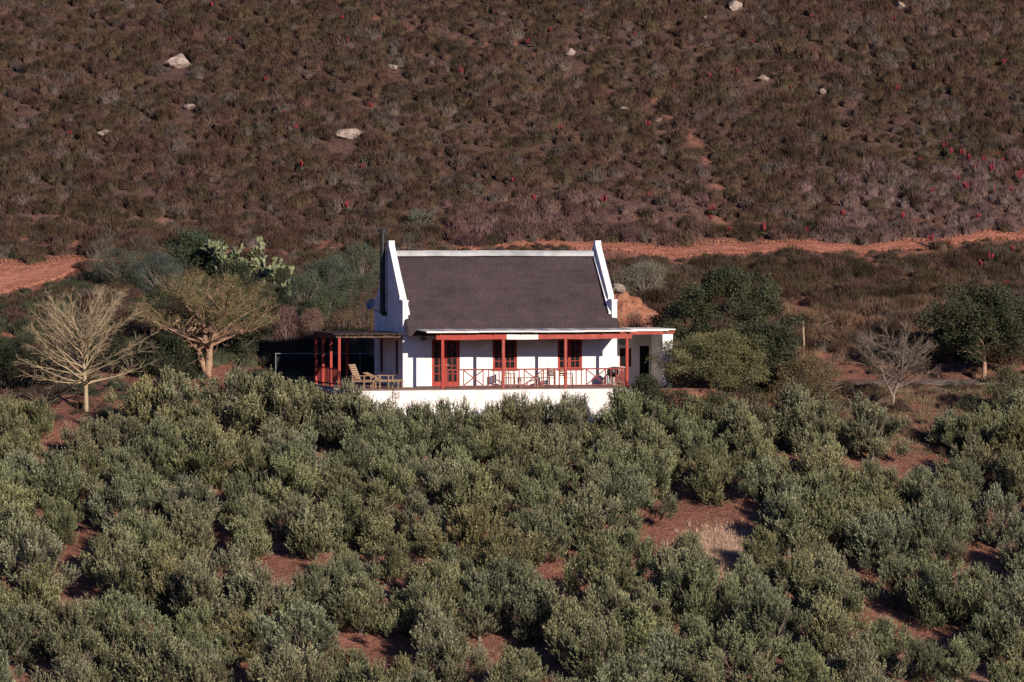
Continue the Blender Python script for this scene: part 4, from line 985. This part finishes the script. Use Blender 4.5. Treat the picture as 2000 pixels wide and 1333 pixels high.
o = link('boulder', RK[1], None, (x2, y2, zof(566, 13.9))); o.scale = (.50, .42, .42); o.rotation_euler = (0, .3, 1); tag(o, 'pale boulder bedded in the red earth mound behind the right gable', 'boulder')
# rubble along the track and on the bank
def rubble(name, label, pts, smin, smax, mat, seed):
    rg = np.random.default_rng(seed); base = np.array([(1, 0, 0), (-1, 0, 0), (0, 1, 0), (0, -1, 0), (0, 0, 1), (0, 0, -1)], float)
    fc = np.array([(0, 2, 4), (2, 1, 4), (1, 3, 4), (3, 0, 4), (2, 0, 5), (1, 2, 5), (3, 1, 5), (0, 3, 5)]); n = len(pts)
    s = rg.uniform(smin, smax, (n, 1, 1)) * rg.uniform(.6, 1.3, (n, 6, 3)); s[:, :, 2] *= .7
    V = (base[None] * s); a = rg.uniform(0, 6.3, n); ca, sa = np.cos(a)[:, None], np.sin(a)[:, None]
    V = np.stack([V[..., 0] * ca - V[..., 1] * sa, V[..., 0] * sa + V[..., 1] * ca, V[..., 2]], -1) + pts[:, None, :]
    Fq = (fc[None] + 6 * np.arange(n)[:, None, None]).reshape(-1, 3)
    return tag(link(name, npmesh(name, V.reshape(-1, 3), Fq, mat)), label, kind='stuff')
rx = np.concatenate([R.uniform(-30, -22, 700), R.uniform(-4, 36, 1900)]); side = R.choice([-1, 1], 2600); ry = road_c(rx) + side * road_w(rx) * (R.uniform(.55, 1.25, 2600))
rubble('road_rubble', 'loose orange stones scattered along the dirt track', np.stack([rx, ry, H(rx, ry) + .05], -1), .03, .11, M['redrock'], 3)
rx = R.uniform(-28, 28, 1300); ry = R.uniform(-38, 9, 1300)
rubble('soil_clods', 'small stones and clods on the orchard soil', np.stack([rx, ry, H(rx, ry) + .01], -1), .02, .06, M['redrock'], 4)

# ------------------------------------------------------------------ scrub
def shrub_arrays(seed, nb, bl=.30, bw=.042, core=True, tris=True):
    """unit shrub: radius ~1, height ~1; fan of upright twigs; returns V (n,3), F (m,3), shade (n,)"""
    rg = np.random.default_rng(seed)
    a = rg.uniform(0, 2 * PI, nb); q = np.sqrt(rg.random(nb)); lob = 1 + .22 * np.sin(a * 3 + seed) + .12 * np.sin(a * 5 + seed * 2)
    rr = q * .92 * lob; hz = np.sqrt(np.clip(1 - (q * .95) ** 2, 0, 1)) * (.62 + .2 * vnoise(rr * np.cos(a) * 2.5 + seed, rr * np.sin(a) * 2.5, seed))
    zf = np.where(rg.random(nb) < .6, rg.uniform(.75, 1, nb), rg.uniform(.1, .8, nb))
    P = np.stack([rr * np.cos(a), rr * np.sin(a), hz * zf], -1)
    D = nrm(np.stack([P[:, 0] * .7, P[:, 1] * .7, np.full(nb, 1.0)], -1) + rg.normal(size=(nb, 3)) * .28)
    S_ = nrm(np.cross(D, rand_dir(nb, rg))); l = (bl * rg.uniform(.6, 1.3, nb))[:, None]; w2 = (bw * rg.uniform(.7, 1.4, nb))[:, None]
    V = np.stack([P - S_ * w2 * .5 - D * l * .35, P + S_ * w2 * .5 - D * l * .35, P + D * l * .65], 1).reshape(-1, 3); Fq = np.arange(3 * nb).reshape(-1, 3)
    c = np.repeat(rg.uniform(.75, 1.3, nb), 3)
    if core:
        n = 9; vs = [(0, 0, .52)]
        for j, (r, z) in enumerate(((.42, .46), (.68, .22), (.70, -.15))):
            for k in range(n): t = 2 * PI * k / n; f = r * (1 + .35 * math.sin(t * 3 + seed)); vs.append((math.cos(t) * f, math.sin(t) * f, z))
        fs = [(0, 1 + k, 1 + (k + 1) % n) for k in range(n)]
        for j in range(2):
            for k in range(n): p = 1 + j * n; fs += [(p + k, p + n + k, p + n + (k + 1) % n), (p + k, p + n + (k + 1) % n, p + (k + 1) % n)]
        Fq = np.concatenate([np.array(fs), Fq + len(vs)]); V = np.concatenate([np.array(vs), V]); c = np.concatenate([np.full(len(vs), .85), c])
    return V, Fq, c
def scrub_color(x, y, rg):
    z = H(x, y); px, py = proj(x, y, z); n = len(x)
    brown = np.array([.090, .054, .039]); olive = np.array([.074, .051, .031]); mauve = np.array([.135, .088, .078]); green = np.array([.062, .066, .038]); grey = np.array([.105, .078, .062]); pink = np.array([.15, .088, .075])
    k = fbm(x / 4, y / 4, 3, 51); t = rg.random(n)
    c = np.where((t < .36 + (k - .5) * 1.2)[:, None], brown, olive); c = np.where((t > .84)[:, None], grey, c)
    zr = smooth(1540, 1700, px) * smooth(318 - (px - 1500) * .03, 360, py) * (1 - smooth(455, 480, py)); c = np.where((rg.random(n) < zr * .85)[:, None], mauve, c)
    zc = smooth(860, 930, px) * (1 - smooth(1350, 1420, px)) * smooth(365, 400, py) * (1 - smooth(470, 490, py)); c = np.where((rg.random(n) < zc * .8)[:, None], pink * .9, c)
    zl = (1 - smooth(700, 800, px)) * smooth(490, 540, py); c = np.where((rg.random(n) < zl * .6)[:, None], green, c)
    zb = smooth(1300, 1400, px) * smooth(475, 500, py) * (1 - smooth(600, 620, py)); c = np.where((rg.random(n) < zb * .6)[:, None], olive * .92, c)
    zt = smooth(1480, 1540, px) * (1 - smooth(1880, 1940, px)) * smooth(590, 610, py) * (1 - smooth(715, 740, py)); c = np.where((rg.random(n) < zt * .7)[:, None], np.array([.165, .105, .066]), c)
    return c * rg.uniform(.62, 1.28, (n, 1)) * (1 + (rg.random((n, 3)) - .5) * .12)
rg = np.random.default_rng(77)
def scatter(x0, x1, y0, y1, sp, jit=.45):
    xs = np.arange(x0, x1, sp); ys = np.arange(y0, y1, sp); X, Y = np.meshgrid(xs, ys); X = X + (np.arange(len(ys)) % 2)[:, None] * sp / 2
    return (X + rg.uniform(-jit, jit, X.shape) * sp).ravel(), (Y + rg.uniform(-jit, jit, Y.shape) * sp).ravel()
pts = []
x, y = scatter(-39, 39, 33.5, 78, .79); s = (.37 + .36 * rg.random(len(x)) ** 1.5) * (.85 + .5 * fbm(x / 6, y / 6, 2, 61)); h = rg.uniform(.95, 1.40, len(x)); pts.append((x, y, s, h))
x, y = scatter(-38, 38, 11.0, 34, .84); s = rg.uniform(.42, .95, len(x)); h = rg.uniform(.85, 1.3, len(x)); pts.append((x, y, s, h))
x, y = scatter(-36, 36, -4.5, 11.2, 1.0); s = rg.uniform(.2, .62, len(x)); h = rg.uniform(.6, 1.1, len(x)); pts.append((x, y, s, h))
X = np.concatenate([p[0] for p in pts]); Y = np.concatenate([p[1] for p in pts]); SZ = np.concatenate([p[2] for p in pts]); HH = np.concatenate([p[3] for p in pts])
b = bare(X, Y); keep = rg.random(len(X)) > b * 1.15
# low scrub in front of the track so that the track shows
rdv = road_c(X) - road_w(X) - Y; rk = rg.random(len(X)); SZ = np.where((rdv > -1) & (rdv < 1.5) & (rk < .8), SZ * .5, np.where((rdv >= 1.5) & (rdv < 3.0), SZ * .75, SZ))
fb = fbm(X / 2.2, Y / 2.2, 2, 71); keep &= fb > np.where(Y > 33, .08, np.where(Y > 11, .18, .38))
u, v = w2loc(X, Y); keep &= ~((u > -4.2) & (u < 14.8) & (v > -3.6) & (v < 8.2))
for bx, by, bs in boul: keep &= ~((np.abs(X - bx) < bs * 1.15) & (Y > by - bs * 1.6 - 1.15) & (Y < by + bs * .9))
keep &= ~((Y < 11) & (np.abs(Y - 7.4) < 1.1) & (X > 15) & (rk < .85))
mx_, my_, _z = at(1240, 15.5); keep &= ~((np.abs(X - mx_) < 1.5) & (Y > 11.0) & (Y < 17.2))
X, Y, SZ, HH = X[keep], Y[keep], SZ[keep], HH[keep]; Z = H(X, Y) - .04; COL = scrub_color(X, Y, rg)
PXX, PYY = proj(X, Y, Z); inview = (PXX > 0) & (PXX < 2000) & (PYY > 0)
big = np.argsort(-(SZ / (Y + 200)) * inview * ~((PXX > 700) & (PXX < 1230) & (PYY > 500)))[:300]
isbig = np.zeros(len(X), bool); isbig[big] = True
SM = []
for k in range(8):
    V, Fq, c = shrub_arrays(500 + k, 1000, .36, .030); SM.append(npmesh('scrub_bush', V, Fq, M['scrub'], np.repeat(c[:, None], 3, 1)))
for i in big:
    o = link('scrub_bush', SM[int(i) % 8], None, (X[i], Y[i], Z[i])); o.scale = (SZ[i], SZ[i], SZ[i] * HH[i]); o.rotation_euler = (0, 0, float(i) * 1.3); o.color = (*[float(q) for q in COL[i]], 1)
    tag(o, 'knee-high brownish fynbos bush, one of those crowding the slope around the dirt track', 'bush', 'scrub bushes crowding the slope near the track')
VS = [shrub_arrays(600 + k, 210, .36, .050) for k in range(10)]
rest = np.where(~isbig)[0]; Vl = []; Fl = []; Cl = []; off = 0
for k in range(10):
    ii = rest[rest % 10 == k]; V, Fq, c = VS[k]; n = len(ii); a = rg.uniform(0, 2 * PI, n); ca, sa = np.cos(a)[:, None], np.sin(a)[:, None]
    W = np.stack([(V[None, :, 0] * ca - V[None, :, 1] * sa) * SZ[ii][:, None] + X[ii][:, None], (V[None, :, 0] * sa + V[None, :, 1] * ca) * SZ[ii][:, None] + Y[ii][:, None],
                  V[None, :, 2] * (SZ[ii] * HH[ii])[:, None] + Z[ii][:, None]], -1)
    Vl.append(W.reshape(-1, 3)); Fl.append((Fq[None] + (np.arange(n) * len(V))[:, None, None]).reshape(-1, 3) + off); off += n * len(V)
    Cl.append((COL[ii][:, None, :] * c[None, :, None]).reshape(-1, 3))
o = link('scrub', npmesh('scrub', np.concatenate(Vl), np.concatenate(Fl), M['scrub'], np.concatenate(Cl)))
tag(o, 'low brown and olive fynbos scrub covering the whole hillside', kind='stuff')
print('scrub', len(rest), 'tris', sum(len(f) for f in Fl))

# dry grass tufts on open soil
def grass(name, label, x, y, hgt, col, seed, nb=14):
    rg2 = np.random.default_rng(seed); n = len(x); X2 = np.repeat(x, nb) + rg2.normal(0, .07, n * nb); Y2 = np.repeat(y, nb) + rg2.normal(0, .07, n * nb); Z2 = H(X2, Y2)
    P = np.stack([X2, Y2, Z2], -1); D = nrm(rg2.normal(size=(n * nb, 3)) * .35 + np.array([0, 0, 1])); S_ = nrm(np.cross(D, rand_dir(n * nb, rg2))) * .012; l = (np.repeat(hgt, nb) * rg2.uniform(.5, 1.2, n * nb))[:, None]
    V = np.stack([P - S_, P + S_, P + D * l], 1).reshape(-1, 3); c = np.repeat(np.array(col) * rg2.uniform(.7, 1.3, (n * nb, 1)), 3, 0)
    return tag(link(name, npmesh(name, V, np.arange(3 * n * nb).reshape(-1, 3), M['scrub'], c)), label, kind='stuff')
x = R.uniform(-28, 28, 9000); y = R.uniform(-37, 10, 9000); k = fbm(x / 4, y / 4, 3, 91) > .52; u, v = w2loc(x, y); k &= ~((u > -3.4) & (u < 14.5) & (v > -3.2) & (v < 8))
grass('dry_grass', 'sparse dry grass on the red soil between the olive trees', x[k], y[k], R.uniform(.10, .26, k.sum()), (.30, .20, .12), 5)
x = R.uniform(13, 30, 2600); y = R.uniform(-5, 6, 2600); grass('bank_grass', 'tan and greenish grass on the bank below the gravel drive', x, y, R.uniform(.12, .34, 2600), (.19, .145, .085), 9)
gx0, gy0 = hit(1405, 1078); x = R.normal(gx0, .85, 900); y = R.normal(gy0, 1.0, 900)
grass('dry_grass_patch', 'pale pinkish dry grass in the open patch of the orchard', x, y, R.uniform(.15, .42, 900), (.52, .36, .26), 6)

# ------------------------------------------------------------------ red-flowering aloes on the hillside
def aloe_parts(seed):
    pr = random.Random(seed); lf = MB(); fl_ = MB()
    for k in range(14):
        a = k * 2.4; e = pr.uniform(.5, 1.1); d = Vector((math.cos(a), math.sin(a), e)).normalized(); p = Vector((0, 0, .15)); q = p + d * pr.uniform(.3, .42); s = d.cross(Vector((0, 0, 1))).normalized() * .035
        t = q + Vector((0, 0, -.02)); lf.add([p - s, p + s, (p + q) / 2 + s * .8 + Vector((0, 0, .03)), t, (p + q) / 2 - s * .8 + Vector((0, 0, .03))], [(0, 1, 2, 3, 4)])
    for k in range(pr.choice((2, 3, 3))):
        a = k * 2.2 + pr.random(); t = Vector((math.cos(a) * .14, math.sin(a) * .14, .62 + pr.uniform(-.08, .12))); b = Vector((0, 0, .2)); m1 = b + (t - b) * .5
        fl_.tube([m1, t, t + Vector((0, 0, .16))], [.03, .075, .03], 6)
    return lf.mesh('rosette', M['rosette']), fl_.mesh('flower_spike', M['flower'])
AL = [aloe_parts(k) for k in range(4)]
AP = [(1798, 312), (1845, 288), (1892, 312), (1920, 312), (1955, 318), (1985, 300), (1870, 350), (1935, 335), (1996, 335), (1885, 368), (1940, 370), (1645, 420), (1765, 425), (1910, 425), (1390, 410), (1388, 424), (1423, 450), (1490, 452), (1577, 450),
      (1818, 470), (1852, 474), (1935, 505), (1912, 520), (1965, 555), (1978, 490), (1632, 52), (1470, 80), (1590, 100), (1875, 52), (1745, 40), (1545, 166), (1570, 166), (1385, 148), (1440, 138), (1318, 170), (1848, 118), (1585, 30), (1752, 174), (1850, 218), (1960, 120),
      (968, 18), (1030, 80), (1075, 60), (1135, 18), (738, 75), (680, 84), (763, 115), (900, 140), (1000, 198), (724, 207), (1000, 350), (1042, 390), (680, 405), (708, 328), (1095, 250), (1240, 65), (448, 75), (413, 10), (604, 122), (668, 35), (556, 216), (578, 250), (587, 325), (138, 257), (680, 80), (316, 56), (520, 152), (1265, 245), (1268, 380), (1180, 395), (1225, 402), (605, 590), (1855, 300), (1878, 300), (1905, 330), (1820, 372), (1975, 372), (1990, 350), (1950, 300)]
for i, (px, py) in enumerate(AP):
    x, y = hit(px, py + 14); l, f = AL[i % 4]
    nb_ = (np.hypot(X - x, Y - y) < .9); top = 0
    if nb_.any(): top = float(np.max(Z[nb_] + SZ[nb_] * HH[nb_] * .8))
    z = float(H(x, y)); zz = max(z, min(top - .25, z + .45)) if nb_.any() else z
    s = (.82 if py > 280 else .66) * (.8 + .09 * (i * 7 % 5))
    o = empty('aloe', (x, y - .2, z - .02), i * 1.1); o.scale = (s, s, s); link('rosette', l, o); link('flower_spike', f, o)
    tag(o, 'small aloe with bright red flower spikes poking out of the hillside scrub', 'aloe', 'red-flowering aloes scattered over the hillside')
